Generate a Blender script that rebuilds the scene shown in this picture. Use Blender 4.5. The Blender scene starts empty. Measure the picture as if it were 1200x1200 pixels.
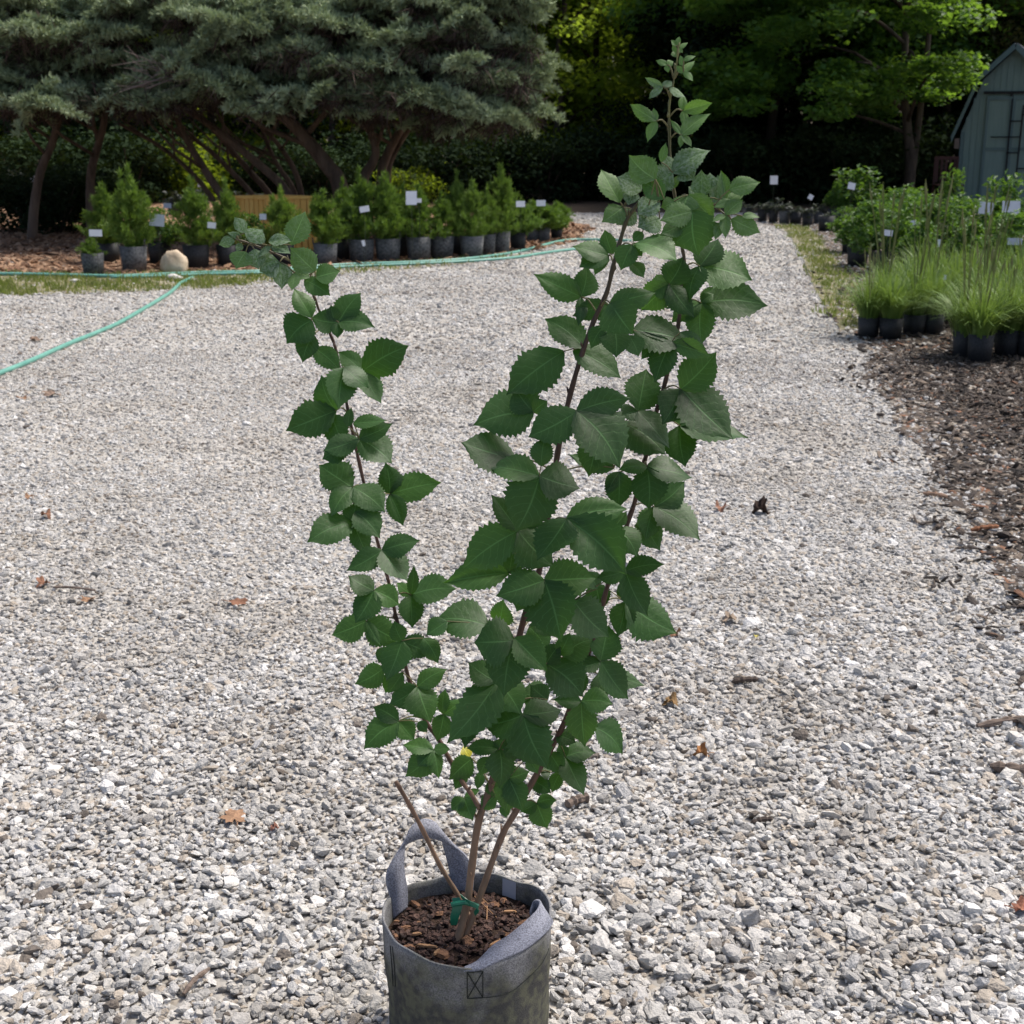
import bpy, bmesh, math, random
import numpy as np
from mathutils import Vector, Matrix

sc = bpy.context.scene
COL = sc.collection
R = math.radians

# ---------------------------------------------------------------- camera
CAM_H = 1.5
FPX = 1600.0                       # focal length in pixels of the 1200 px photograph
PITCH = math.atan(450.0 / FPX)
cam_data = bpy.data.cameras.new('camera')
cam_data.sensor_width = 36.0
cam_data.lens = 36.0 * FPX / 1200.0
cam_data.clip_start = 0.05
cam_data.clip_end = 500.0
cam_data.dof.use_dof = True
cam_data.dof.focus_distance = 2.12
cam_data.dof.aperture_fstop = 15.0
cam = bpy.data.objects.new('camera', cam_data)
cam.location = (0, 0, CAM_H)
cam.rotation_euler = (math.pi / 2 - PITCH, 0, 0)
COL.objects.link(cam)
sc.camera = cam

# ---------------------------------------------------------------- light
SUN_EL, SUN_AZ = 60.0, 58.0        # azimuth clockwise from +Y (the sun stands high to the right)
world = bpy.data.worlds.new('World')
sc.world = world
world.use_nodes = True
wn = world.node_tree
wn.nodes.clear()
sky = wn.nodes.new('ShaderNodeTexSky')
sky.sky_type = 'NISHITA'
sky.sun_disc = False
sky.sun_elevation = R(SUN_EL)
sky.sun_rotation = R(SUN_AZ)
sky.air_density = 0.8
sky.dust_density = 4.0
sky.ozone_density = 0.3
bg = wn.nodes.new('ShaderNodeBackground')
bg.inputs['Strength'].default_value = 0.115
wo = wn.nodes.new('ShaderNodeOutputWorld')
wn.links.new(sky.outputs[0], bg.inputs[0])
wn.links.new(bg.outputs[0], wo.inputs[0])
sun_data = bpy.data.lights.new('sun', 'SUN')
sun_data.energy = 2.5
sun_data.angle = R(14.0)
sun_data.color = (1.0, 0.95, 0.87)
sun = bpy.data.objects.new('sun', sun_data)
_sd = Vector((math.sin(R(SUN_AZ)) * math.cos(R(SUN_EL)), math.cos(R(SUN_AZ)) * math.cos(R(SUN_EL)), math.sin(R(SUN_EL))))
sun.rotation_euler = _sd.to_track_quat('Z', 'Y').to_euler()
sun.location = (0, 0, 30)
COL.objects.link(sun)

sc.view_settings.view_transform = 'Standard'
sc.view_settings.look = 'None'
sc.view_settings.gamma = 1.0
sc.view_settings.use_curve_mapping = False
sc.view_settings.exposure = 0.7

# ---------------------------------------------------------------- geometry helpers
_cp, _sp = math.cos(PITCH), math.sin(PITCH)
def ray(px, py):
    u, v = (px - 600.0) / FPX, (600.0 - py) / FPX
    return Vector((u, _cp + v * _sp, -_sp + v * _cp))
def P(px, py, Y):
    """the point of the place at distance Y in front of the camera, seen in direction (px, py)"""
    d = ray(px, py)
    t = Y / d.y
    return Vector((d.x * t, Y, CAM_H + d.z * t))
def XG(px, Y): return P(px, 165, Y).x
def G(px, py, z=0.0):
    d = ray(px, py)
    t = (z - CAM_H) / d.z
    return Vector((d.x * t, d.y * t, z))

rng = np.random.default_rng(7)
rnd = random.Random(11)
WO = {}
def wo_of(o):
    return WO.get(o.name, Vector((0, 0, 0))) if o else Vector((0, 0, 0))

def mesh_np(name, V, Fc, mat=None, smooth=False, uv=None):
    V = np.asarray(V, dtype=np.float32).reshape(-1, 3)
    me = bpy.data.meshes.new(name)
    if isinstance(Fc, np.ndarray):
        k = Fc.shape[1]
        n = Fc.shape[0]
        me.vertices.add(len(V)); me.vertices.foreach_set('co', V.ravel())
        me.loops.add(n * k); me.loops.foreach_set('vertex_index', Fc.astype(np.int32).ravel())
        me.polygons.add(n)
        me.polygons.foreach_set('loop_start', np.arange(0, n * k, k, dtype=np.int32))
        me.polygons.foreach_set('loop_total', np.full(n, k, dtype=np.int32))
        me.update(calc_edges=True)
    else:
        me.from_pydata([tuple(v) for v in V], [], Fc)
    if uv is not None:
        lay = me.uv_layers.new(name='UVMap')
        li = np.empty(len(me.loops), dtype=np.int32)
        me.loops.foreach_get('vertex_index', li)
        lay.data.foreach_set('uv', np.asarray(uv, dtype=np.float32)[li].ravel())
    if smooth:
        me.polygons.foreach_set('use_smooth', np.ones(len(me.polygons), dtype=bool))
    if mat: me.materials.append(mat)
    me.validate()
    return me

def link(name, data, parent=None, origin=None, rot=None, scale=None):
    """origin is a world position; parents are never rotated or scaled"""
    o = bpy.data.objects.new(name, data)
    COL.objects.link(o)
    origin = Vector((0, 0, 0)) if origin is None else Vector(origin)
    o.location = origin - wo_of(parent)
    WO[o.name] = origin
    if parent: o.parent = parent
    if rot is not None: o.rotation_euler = rot
    if scale is not None: o.scale = scale
    return o

def world_mesh(name, V, Fc, mat, parent=None, origin=None, smooth=False, uv=None):
    """V in world coordinates, object origin at origin (or at the parent's)"""
    if origin is None:
        origin = wo_of(parent) if parent else Vector(np.asarray(V).reshape(-1, 3).mean(axis=0))
    V = np.asarray(V, dtype=float).reshape(-1, 3) - np.array(origin)
    return link(name, mesh_np(name, V, Fc, mat, smooth, uv), parent, origin)

def tag(o, label, cat=None, group=None, kind=None):
    o['label'] = label
    if cat: o['category'] = cat
    if group: o['group'] = group
    if kind: o['kind'] = kind
    return o
def thing(name, loc, label, cat, group=None):
    o = link(name, None, None, loc)
    o.empty_display_size = 0.1
    return tag(o, label, cat, group)

class MB:
    """collects simple solids into one mesh"""
    def __init__(s): s.v, s.f = [], []
    def add(s, V, Fc):
        b = len(s.v); s.v += [tuple(x) for x in V]; s.f += [tuple(i + b for i in f) for f in Fc]
    def box(s, c, size, m=None):
        hx, hy, hz = size[0] / 2, size[1] / 2, size[2] / 2
        V = [Vector((x, y, z)) for x in (-hx, hx) for y in (-hy, hy) for z in (-hz, hz)]
        if m: V = [m @ v for v in V]
        V = [v + Vector(c) for v in V]
        s.add(V, [(0, 1, 3, 2), (4, 6, 7, 5), (0, 4, 5, 1), (2, 3, 7, 6), (0, 2, 6, 4), (1, 5, 7, 3)])
    def tube(s, pts, rad, n=8, cap=True):
        pts = [Vector(p) for p in pts]
        if not hasattr(rad, '__len__'): rad = [rad] * len(pts)
        b = len(s.v); k = len(pts)
        ref = None
        for i, p in enumerate(pts):
            d = (pts[min(i + 1, k - 1)] - pts[max(i - 1, 0)]).normalized()
            if ref is None: ref = Vector((1, 0, 0)) if abs(d.x) < 0.8 else Vector((0, 1, 0))
            a = (ref - d * ref.dot(d)).normalized(); ref = a
            c = d.cross(a)
            for j in range(n):
                t = 2 * math.pi * j / n
                s.v.append(tuple(p + (a * math.cos(t) + c * math.sin(t)) * rad[i]))
        for i in range(k - 1):
            for j in range(n):
                j2 = (j + 1) % n
                s.f.append((b + i * n + j, b + i * n + j2, b + (i + 1) * n + j2, b + (i + 1) * n + j))
        if cap:
            s.f.append(tuple(b + j for j in range(n))[::-1])
            s.f.append(tuple(b + (k - 1) * n + j for j in range(n)))
    def lathe(s, prof, c=(0, 0, 0), n=24):
        b = len(s.v); c = Vector(c)
        for r, z in prof:
            for j in range(n):
                t = 2 * math.pi * j / n
                s.v.append((c.x + r * math.cos(t), c.y + r * math.sin(t), c.z + z))
        for i in range(len(prof) - 1):
            for j in range(n):
                j2 = (j + 1) % n
                s.f.append((b + i * n + j, b + i * n + j2, b + (i + 1) * n + j2, b + (i + 1) * n + j))
    def mesh(s, name, mat, smooth=False):
        return mesh_np(name, s.v, s.f, mat, smooth)
    def obj(s, name, mat, parent=None, origin=None, smooth=False):
        return world_mesh(name, s.v, s.f, mat, parent, origin, smooth)

def spline(pts, n):
    """Catmull-Rom through Vectors"""
    pts = [Vector(p) for p in pts]
    if len(pts) == 2: return [pts[0].lerp(pts[1], i / n) for i in range(n + 1)]
    q = [pts[0] * 2 - pts[1]] + pts + [pts[-1] * 2 - pts[-2]]
    out = []
    for i in range(len(pts) - 1):
        p0, p1, p2, p3 = q[i:i + 4]
        for k in range(n):
            t = k / n
            out.append(0.5 * ((2 * p1) + (p2 - p0) * t + (2 * p0 - 5 * p1 + 4 * p2 - p3) * t * t + (3 * p1 - p0 - 3 * p2 + p3) * t ** 3))
    out.append(pts[-1])
    return out

def in_poly(x, y, poly):
    inside = np.zeros(len(x), dtype=bool)
    n = len(poly); j = n - 1
    for i in range(n):
        xi, yi = poly[i]; xj, yj = poly[j]
        c = ((yi > y) != (yj > y)) & (x < (xj - xi) * (y - yi) / (yj - yi + 1e-12) + xi)
        inside ^= c
        j = i
    return inside

# ---------------------------------------------------------------- materials
def new_mat(name):
    m = bpy.data.materials.new(name)
    m.use_nodes = True
    nt = m.node_tree
    nt.nodes.clear()
    out = nt.nodes.new('ShaderNodeOutputMaterial')
    return m, nt, out
def N(nt, kind, **kw):
    n = nt.nodes.new(kind)
    for k, v in kw.items():
        if k in n.inputs.keys() if isinstance(k, str) else False: n.inputs[k].default_value = v
        else: setattr(n, k, v)
    return n
def ramp(nt, fac, stops, interp='LINEAR'):
    r = nt.nodes.new('ShaderNodeValToRGB')
    r.color_ramp.interpolation = interp
    el = r.color_ramp.elements
    while len(el) < len(stops): el.new(0.5)
    for e, (p, c) in zip(el, stops):
        e.position = p; e.color = (c[0], c[1], c[2], 1)
    if fac is not None: nt.links.new(fac, r.inputs[0])
    return r
def math_n(nt, op, a, b=None):
    n = nt.nodes.new('ShaderNodeMath'); n.operation = op
    for i, x in enumerate((a, b)):
        if x is None: continue
        if isinstance(x, (int, float)): n.inputs[i].default_value = x
        else: nt.links.new(x, n.inputs[i])
    return n.outputs[0]
def mixc(nt, fac, a, b):
    n = nt.nodes.new('ShaderNodeMix'); n.data_type = 'RGBA'
    if isinstance(fac, (int, float)): n.inputs[0].default_value = fac
    else: nt.links.new(fac, n.inputs[0])
    for i, x in ((6, a), (7, b)):
        if isinstance(x, tuple): n.inputs[i].default_value = (x[0], x[1], x[2], 1)
        else: nt.links.new(x, n.inputs[i])
    return n.outputs[2]

def surf(name, stops, scale=8.0, rough=0.8, bump=0.0, bscale=None, detail=6.0, coord='Object', spec=0.3, stretch=None, rand=0.0):
    """noise-coloured opaque surface"""
    m, nt, out = new_mat(name)
    b = N(nt, 'ShaderNodeBsdfPrincipled'); b.inputs['Roughness'].default_value = rough
    b.inputs['Specular IOR Level'].default_value = spec
    tc = N(nt, 'ShaderNodeTexCoord')
    vec = tc.outputs[coord]
    if stretch:
        mp = N(nt, 'ShaderNodeMapping'); mp.inputs['Scale'].default_value = stretch
        nt.links.new(vec, mp.inputs[0]); vec = mp.outputs[0]
    no = N(nt, 'ShaderNodeTexNoise'); no.inputs['Scale'].default_value = scale; no.inputs['Detail'].default_value = detail
    no.inputs['Roughness'].default_value = 0.65
    nt.links.new(vec, no.inputs['Vector'])
    fac = no.outputs['Fac']
    if rand:
        oi = N(nt, 'ShaderNodeObjectInfo')
        fac = math_n(nt, 'ADD', fac, math_n(nt, 'MULTIPLY', math_n(nt, 'SUBTRACT', oi.outputs['Random'], 0.5), rand))
    rp = ramp(nt, fac, stops)
    nt.links.new(rp.outputs[0], b.inputs['Base Color'])
    if bump:
        n2 = N(nt, 'ShaderNodeTexNoise'); n2.inputs['Scale'].default_value = bscale or scale * 3; n2.inputs['Detail'].default_value = 5
        nt.links.new(vec, n2.inputs['Vector'])
        bp = N(nt, 'ShaderNodeBump'); bp.inputs['Strength'].default_value = bump; bp.inputs['Distance'].default_value = 0.02
        nt.links.new(n2.outputs['Fac'], bp.inputs['Height']); nt.links.new(bp.outputs[0], b.inputs['Normal'])
    nt.links.new(b.outputs[0], out.inputs[0])
    return m

def foliage(name, stops, scale=5.0, trans=0.35, tcol=(0.25, 0.4, 0.04), rough=0.55, rand=0.25, spec=0.3):
    """two-sided thin leaves: reflect and let some light through"""
    m, nt, out = new_mat(name)
    b = N(nt, 'ShaderNodeBsdfPrincipled'); b.inputs['Roughness'].default_value = rough
    b.inputs['Specular IOR Level'].default_value = spec
    tc = N(nt, 'ShaderNodeTexCoord')
    no = N(nt, 'ShaderNodeTexNoise'); no.inputs['Scale'].default_value = scale; no.inputs['Detail'].default_value = 3
    nt.links.new(tc.outputs['Object'], no.inputs['Vector'])
    oi = N(nt, 'ShaderNodeObjectInfo')
    fac = math_n(nt, 'ADD', no.outputs['Fac'], math_n(nt, 'MULTIPLY', math_n(nt, 'SUBTRACT', oi.outputs['Random'], 0.5), rand))
    rp = ramp(nt, fac, stops)
    nt.links.new(rp.outputs[0], b.inputs['Base Color'])
    t = N(nt, 'ShaderNodeBsdfTranslucent')
    t.inputs[0].default_value = (*tcol, 1)
    mx = N(nt, 'ShaderNodeMixShader'); mx.inputs[0].default_value = trans
    nt.links.new(b.outputs[0], mx.inputs[1]); nt.links.new(t.outputs[0], mx.inputs[2])
    nt.links.new(mx.outputs[0], out.inputs[0])
    return m
# ================================================================ setting: ground
STONE_STOPS = [(0.0, (0.44, 0.433, 0.419)), (0.16, (0.521, 0.511, 0.493)), (0.32, (0.624, 0.614, 0.596)), (0.43, (0.37, 0.366, 0.356)), (0.55, (0.474, 0.47, 0.467)), (0.66, (0.569, 0.551, 0.518)), (0.76, (0.727, 0.717, 0.699)), (0.82, (0.384, 0.341, 0.29)), (0.88, (0.266, 0.259, 0.252)), (0.93, (0.473, 0.422, 0.361)), (0.98, (0.158, 0.136, 0.118))]
def stone_mat(name, stops, rough=0.85):
    m, nt, out = new_mat(name)
    b = N(nt, 'ShaderNodeBsdfPrincipled'); b.inputs['Roughness'].default_value = rough
    b.inputs['Specular IOR Level'].default_value = 0.3
    oi = N(nt, 'ShaderNodeObjectInfo')
    rp = ramp(nt, oi.outputs['Random'], stops, 'CONSTANT')
    tc = N(nt, 'ShaderNodeTexCoord')
    no = N(nt, 'ShaderNodeTexNoise'); no.inputs['Scale'].default_value = 2.2; no.inputs['Detail'].default_value = 5
    no.noise_dimensions = '4D'
    nt.links.new(math_n(nt, 'MULTIPLY', oi.outputs['Random'], 913.0), no.inputs['W'])
    nt.links.new(tc.outputs['Object'], no.inputs['Vector'])
    f = math_n(nt, 'MULTIPLY_ADD', no.outputs['Fac'], 0.9); nt.nodes[-1].inputs[2].default_value = 0.5
    mul = N(nt, 'ShaderNodeMix'); mul.data_type = 'RGBA'; mul.blend_type = 'MULTIPLY'; mul.inputs[0].default_value = 1.0
    cmb = N(nt, 'ShaderNodeCombineColor')
    for i in range(3): nt.links.new(f, cmb.inputs[i])
    nt.links.new(rp.outputs[0], mul.inputs[6]); nt.links.new(cmb.outputs[0], mul.inputs[7])
    # dusty and stained patches of the drive
    ge = N(nt, 'ShaderNodeNewGeometry'); pn = N(nt, 'ShaderNodeTexNoise'); pn.inputs['Scale'].default_value = 1.1; pn.inputs['Detail'].default_value = 6
    pn.inputs['Roughness'].default_value = 0.7
    nt.links.new(ge.outputs['Position'], pn.inputs['Vector'])
    pr = ramp(nt, pn.outputs['Fac'], [(0.36, (0.76, 0.73, 0.69)), (0.5, (0.96, 0.955, 0.95)), (0.68, (1.08, 1.08, 1.08))])
    m2 = N(nt, 'ShaderNodeMix'); m2.data_type = 'RGBA'; m2.blend_type = 'MULTIPLY'; m2.inputs[0].default_value = 1.0
    nt.links.new(mul.outputs[2], m2.inputs[6]); nt.links.new(pr.outputs[0], m2.inputs[7])
    nt.links.new(m2.outputs[2], b.inputs['Base Color'])
    bp = N(nt, 'ShaderNodeBump'); bp.inputs['Strength'].default_value = 0.35; bp.inputs['Distance'].default_value = 0.3
    nt.links.new(no.outputs['Fac'], bp.inputs['Height']); nt.links.new(bp.outputs[0], b.inputs['Normal'])
    nt.links.new(b.outputs[0], out.inputs[0])
    return m

def cell_mat(name, stops, scale, bump=0.7, stretch=(1, 1, 1), rough=0.9):
    """packed small pieces, for ground too far away to tell them apart"""
    m, nt, out = new_mat(name)
    b = N(nt, 'ShaderNodeBsdfPrincipled'); b.inputs['Roughness'].default_value = rough
    b.inputs['Specular IOR Level'].default_value = 0.25
    tc = N(nt, 'ShaderNodeTexCoord')
    mp = N(nt, 'ShaderNodeMapping'); mp.inputs['Scale'].default_value = stretch
    nt.links.new(tc.outputs['Object'], mp.inputs[0])
    vo = N(nt, 'ShaderNodeTexVoronoi'); vo.inputs['Scale'].default_value = scale
    nt.links.new(mp.outputs[0], vo.inputs['Vector'])
    sep = N(nt, 'ShaderNodeSeparateColor'); nt.links.new(vo.outputs['Color'], sep.inputs[0])
    rp = ramp(nt, sep.outputs[0], stops, 'CONSTANT')
    lo = N(nt, 'ShaderNodeTexNoise'); lo.inputs['Scale'].default_value = 0.9; lo.inputs['Detail'].default_value = 4
    nt.links.new(tc.outputs['Object'], lo.inputs['Vector'])
    mul = N(nt, 'ShaderNodeMix'); mul.data_type = 'RGBA'; mul.blend_type = 'MULTIPLY'; mul.inputs[0].default_value = 1.0
    r2 = ramp(nt, lo.outputs['Fac'], [(0.3, (0.66, 0.64, 0.61)), (0.65, (0.95, 0.94, 0.92))])
    nt.links.new(rp.outputs[0], mul.inputs[6]); nt.links.new(r2.outputs[0], mul.inputs[7])
    nt.links.new(mul.outputs[2], b.inputs['Base Color'])
    bp = N(nt, 'ShaderNodeBump'); bp.inputs['Strength'].default_value = bump; bp.inputs['Distance'].default_value = 0.012
    bp.invert = True
    nt.links.new(vo.outputs['Distance'], bp.inputs['Height']); nt.links.new(bp.outputs[0], b.inputs['Normal'])
    nt.links.new(b.outputs[0], out.inputs[0])
    return m

M_STONE = stone_mat('limestone_gravel', STONE_STOPS)
M_GRAVEL = cell_mat('packed_gravel', [(p, tuple(0.55 * x + 0.45 * y for x, y in zip(c, (0.40, 0.38, 0.35)))) for p, c in STONE_STOPS], 55.0, 0.8)
CHIP_STOPS = [(0.0, (0.057, 0.046, 0.04)), (0.25, (0.094, 0.075, 0.063)), (0.45, (0.039, 0.033, 0.029)), (0.6, (0.129, 0.102, 0.082)), (0.74, (0.073, 0.061, 0.055)), (0.84, (0.217, 0.173, 0.135)), (0.91, (0.366, 0.329, 0.285)), (0.96, (0.217, 0.116, 0.073))]
M_CHIP = stone_mat('dark_mulch', CHIP_STOPS)
M_MULCH = cell_mat('mulch_bed', CHIP_STOPS, 34.0, 0.9, (1.0, 0.45, 1.0))
TANCHIP = [(0.0, (0.24, 0.14, 0.085)), (0.25, (0.34, 0.21, 0.13)), (0.5, (0.17, 0.10, 0.065)), (0.7, (0.44, 0.30, 0.20)), (0.86, (0.27, 0.15, 0.09)), (0.95, (0.10, 0.065, 0.045))]
M_TANCHIP = stone_mat('wood_chips', TANCHIP)
M_TANMULCH = cell_mat('wood_chip_bed', TANCHIP, 24.0, 0.8, (1.0, 0.5, 1.0))
M_SOIL = surf('woodland_soil', [(0.3, (0.025, 0.018, 0.012)), (0.6, (0.06, 0.042, 0.028)), (0.8, (0.10, 0.07, 0.04))], 3.0, 0.95, 0.5, 30)

def sheet(name, pts, z, mat, label):
    V = [(p[0], p[1], z) for p in pts]
    o = world_mesh(name, V, [tuple(range(len(V)))], mat, None, (0, 0, 0))
    o['kind'] = 'structure'; o['label'] = label
    return o

def wob(pts, n=10, amp=0.08):
    """an irregular edge through the given ground points"""
    out = []
    for i in range(len(pts) - 1):
        a, b = Vector(pts[i]), Vector(pts[i + 1])
        L = (b - a).length
        for k in range(n):
            p = a.lerp(b, k / n)
            s = amp * min(1.0, L / 2)
            out.append((p.x + rnd.uniform(-s, s), p.y + rnd.uniform(-s, s)))
    out.append((pts[-1][0], pts[-1][1]))
    return out
def g2(*pp): return [G(px, py).xy for px, py in pp]

sheet('ground', [(-160, -60), (160, -60), (160, 220), (-160, 220)], -0.012, M_SOIL, 'dark woodland soil under the trees')
LEFT_EDGE = g2((-700, 321), (0, 321), (160, 322), (300, 318), (420, 312), (520, 306), (600, 298), (672, 284))
LEFT_BED = wob(LEFT_EDGE + g2((700, 268), (668, 258)) + [Vector((0.2, 26)), Vector((-1.5, 30)), Vector((-30, 30))], 8, 0.12)
RIGHT_EDGE = g2((1420, 1120), (1290, 860), (1205, 735), (1150, 640), (1095, 560), (1050, 490), (1015, 430), (1000, 380), (985, 345), (965, 310), (945, 285), (915, 268), (870, 256))
RIGHT_BED = wob(RIGHT_EDGE + [Vector((5.5, 27)), Vector((22, 27)), Vector((22, 3))], 8, 0.1)
sheet('gravel_driveway', [(-22, -6), (14, -6), (14, 25.6), (-22, 25.6)], 0.0, M_GRAVEL, 'pale grey crushed stone gravel driveway')  # ends early; dark soil colour beyond stands in for shaded gravel
sheet('mulch_bed_left', LEFT_BED, 0.006, M_TANMULCH, 'tan wood chip bed under the conifers')
sheet('mulch_bed_right', RIGHT_BED, 0.006, M_MULCH, 'dark bark mulch bed beside the driveway')

def scatter(name, pts, scl, rot, mat, label, nvar=10, kind='stuff', seed=0):
    me = bpy.data.meshes.new(name)
    n = len(pts)
    me.vertices.add(n); me.vertices.foreach_set('co', np.asarray(pts, np.float32).ravel())
    for an, arr in (('scl', scl), ('rot', rot)):
        at = me.attributes.new(an, 'FLOAT_VECTOR', 'POINT'); at.data.foreach_set('vector', np.asarray(arr, np.float32).ravel())
    at = me.attributes.new('idx', 'INT', 'POINT'); at.data.foreach_set('value', rng.integers(0, nvar, n).astype(np.int32))
    o = link(name, me, None, (0, 0, 0))
    o['kind'] = kind; o['label'] = label
    ng = bpy.data.node_groups.new(name + '_pieces', 'GeometryNodeTree')
    ng.interface.new_socket('Geometry', in_out='INPUT', socket_type='NodeSocketGeometry')
    ng.interface.new_socket('Geometry', in_out='OUTPUT', socket_type='NodeSocketGeometry')
    gi = ng.nodes.new('NodeGroupInput'); go = ng.nodes.new('NodeGroupOutput')
    g2i = ng.nodes.new('GeometryNodeGeometryToInstance')
    for k in range(nvar):
        ic = ng.nodes.new('GeometryNodeMeshIcoSphere'); ic.inputs['Subdivisions'].default_value = 1 if k % 3 == 0 else 2
        sp = ng.nodes.new('GeometryNodeSetPosition')
        rv = ng.nodes.new('FunctionNodeRandomValue'); rv.data_type = 'FLOAT_VECTOR'
        a = 0.5 if k % 3 == 0 else 0.42
        rv.inputs[0].default_value = (-a, -a, -a); rv.inputs[1].default_value = (a, a, a)
        rv.inputs['Seed'].default_value = seed + k * 17 + 3
        hull = ng.nodes.new('GeometryNodeConvexHull')
        ng.links.new(ic.outputs[0], sp.inputs['Geometry']); ng.links.new(rv.outputs[0], sp.inputs['Offset'])
        ng.links.new(sp.outputs[0], hull.inputs[0])
        sm = ng.nodes.new('GeometryNodeSetMaterial'); sm.inputs['Material'].default_value = mat
        ng.links.new(hull.outputs[0], sm.inputs[0])
        ng.links.new(sm.outputs[0], g2i.inputs[0])
    iop = ng.nodes.new('GeometryNodeInstanceOnPoints'); iop.inputs['Pick Instance'].default_value = True
    def attr(an, dt):
        q = ng.nodes.new('GeometryNodeInputNamedAttribute'); q.data_type = dt; q.inputs[0].default_value = an
        return q.outputs[0]
    e2r = ng.nodes.new('FunctionNodeEulerToRotation')
    ng.links.new(attr('rot', 'FLOAT_VECTOR'), e2r.inputs[0])
    ng.links.new(gi.outputs[0], iop.inputs['Points']); ng.links.new(g2i.outputs[0], iop.inputs['Instance'])
    ng.links.new(attr('idx', 'INT'), iop.inputs['Instance Index'])
    ng.links.new(e2r.outputs[0], iop.inputs['Rotation']); ng.links.new(attr('scl', 'FLOAT_VECTOR'), iop.inputs['Scale'])
    ng.links.new(iop.outputs[0], go.inputs[0])
    md = o.modifiers.new('pieces', 'NODES'); md.node_group = ng
    return o

def edge_noise(x, y, s=1.0):
    return (np.sin(x * 3.1 * s + 1.3) * np.cos(y * 2.3 * s) + 0.6 * np.sin(x * 7.7 * s + y * 5.1 * s) + 0.4 * np.sin(y * 13 * s - x * 9 * s)) / 2.0

def band(y0, y1, dens, margin=1.0):
    half = lambda y: 0.375 * y * 1.12 + 0.55 + margin * (0.14 * y + 0.5)
    area = (y1 - y0) * (half(y0) + half(y1))
    n = int(area * dens)
    y = rng.uniform(y0, y1, n * 2); x = rng.uniform(-half(y1), half(y1), n * 2)
    k = np.abs(x) < half(y)
    return x[k][:n], y[k][:n]

RB = [tuple(p) for p in RIGHT_BED]; LB = [tuple(p) for p in LEFT_BED]
POT_C = P(547, 1072, 1.998)
X, Y, S, Z = [], [], [], []
for y0, y1, dens, mu, top in ((1.2, 2.6, 8600, 0.0063, 0.0), (2.6, 3.8, 8600, 0.0058, 0.0), (3.8, 6.0, 6800, 0.0053, 0), (6.0, 9.5, 3600, 0.0058, 0), (9.5, 15, 1300, 0.0080, 0), (15, 25.5, 420, 0.0115, 0)):
    x, y = band(y0, y1, dens)
    s = mu * np.exp(rng.normal(0, 0.36, len(x)))
    big = rng.random(len(x)) < 0.035
    s[big] *= rng.uniform(1.3, 1.9, big.sum())
    s = np.minimum(s, 0.021)
    # the wheel tracks are packed with smaller stone
    tr = np.exp(-((x - (-0.25 * y + 0.2)) / 0.9) ** 2)
    s *= 1.0 - 0.16 * tr
    X.append(x); Y.append(y); S.append(s); fl = np.clip((y - 2.2) / 2.5, 0, 1)      # worn in and full of fines further along the drive
    Z.append(rng.uniform(-0.001, 0.009, len(x)) * (1 - .7 * fl) + s * (rng.uniform(-0.1, 0.5, len(x)) - .28 * fl))
X, Y, S, Z = map(np.concatenate, (X, Y, S, Z))
# distance from the right bed's edge decides how the gravel thins out into mulch
redge = np.array([tuple(p) for p in RIGHT_EDGE])
def signed(x, y):
    ex = np.interp(y, redge[::1, 1], redge[:, 0])
    return x - ex
order = np.argsort(redge[:, 1]); redge = redge[order]
dr = signed(X, Y) + 0.22 * edge_noise(X, Y)
prob = np.clip(1.0 - (dr + 0.05) / 1.3, 0.0, 1.0)
prob = np.where(dr > 0, np.maximum(prob * 0.85, 0.17), np.maximum(prob, 0.55))
prob = np.where(dr < -0.6, 1.0, prob)
leftin = in_poly(X, Y, LB)
prob = np.where(leftin, 0.05, prob)
GLV = [tuple(p) for p in g2((-200, 341), (0, 342), (120, 340), (250, 334), (330, 327), (300, 318), (160, 322), (0, 321), (-200, 321))]
prob = np.where(in_poly(X + 0.3 * edge_noise(X, Y), Y + 0.3 * edge_noise(Y, X), GLV), 0.12, prob)
inpot = (X - POT_C.x) ** 2 + (Y - POT_C.y) ** 2 < 0.128 ** 2
keep = (rng.random(len(X)) < prob) & ~inpot
X, Y, S, Z = X[keep], Y[keep], S[keep], Z[keep]
n = len(X)
scl = np.stack([S * rng.uniform(0.9, 1.5, n), S * rng.uniform(0.8, 1.2, n), S * rng.uniform(0.42, 0.85, n)], 1)
rot = np.stack([rng.normal(0, 0.35, n), rng.normal(0, 0.35, n), rng.uniform(0, 6.283, n)], 1)
scatter('gravel', np.stack([X, Y, Z], 1), scl, rot, M_STONE, 'loose pale crushed limestone covering the driveway')

# mulch pieces of the right bed
x, y = [], []
for y0, y1, dens in ((2.6, 5.2, 4600), (5.2, 9.5, 3000), (9.5, 15, 600)):
    a, b = band(y0, y1, dens); x.append(a); y.append(b)
x, y = np.concatenate(x), np.concatenate(y)
d = signed(x, y) + 0.25 * edge_noise(x, y)
p = np.clip((d + 0.30) / 0.95, 0.0, 1.0) ** 1.6 * .85
k = rng.random(len(x)) < p
x, y = x[k], y[k]; n = len(x)
s = 0.0072 * np.exp(rng.normal(0, 0.45, n)) * np.where(y > 9.5, 1.7, 1.0)
scl = np.stack([s * rng.uniform(0.9, 2.6, n), s * rng.uniform(0.5, 0.9, n), s * rng.uniform(0.2, 0.5, n)], 1)
rot = np.stack([rng.normal(0, 0.3, n), rng.normal(0, 0.3, n), rng.uniform(0, 6.283, n)], 1)
scatter('bark_mulch', np.stack([x, y, 0.006 + rng.uniform(0.0, 0.016, n)], 1), scl, rot, M_CHIP, 'dark shredded bark mulch beside the potted grasses', 6, seed=400)

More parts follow.
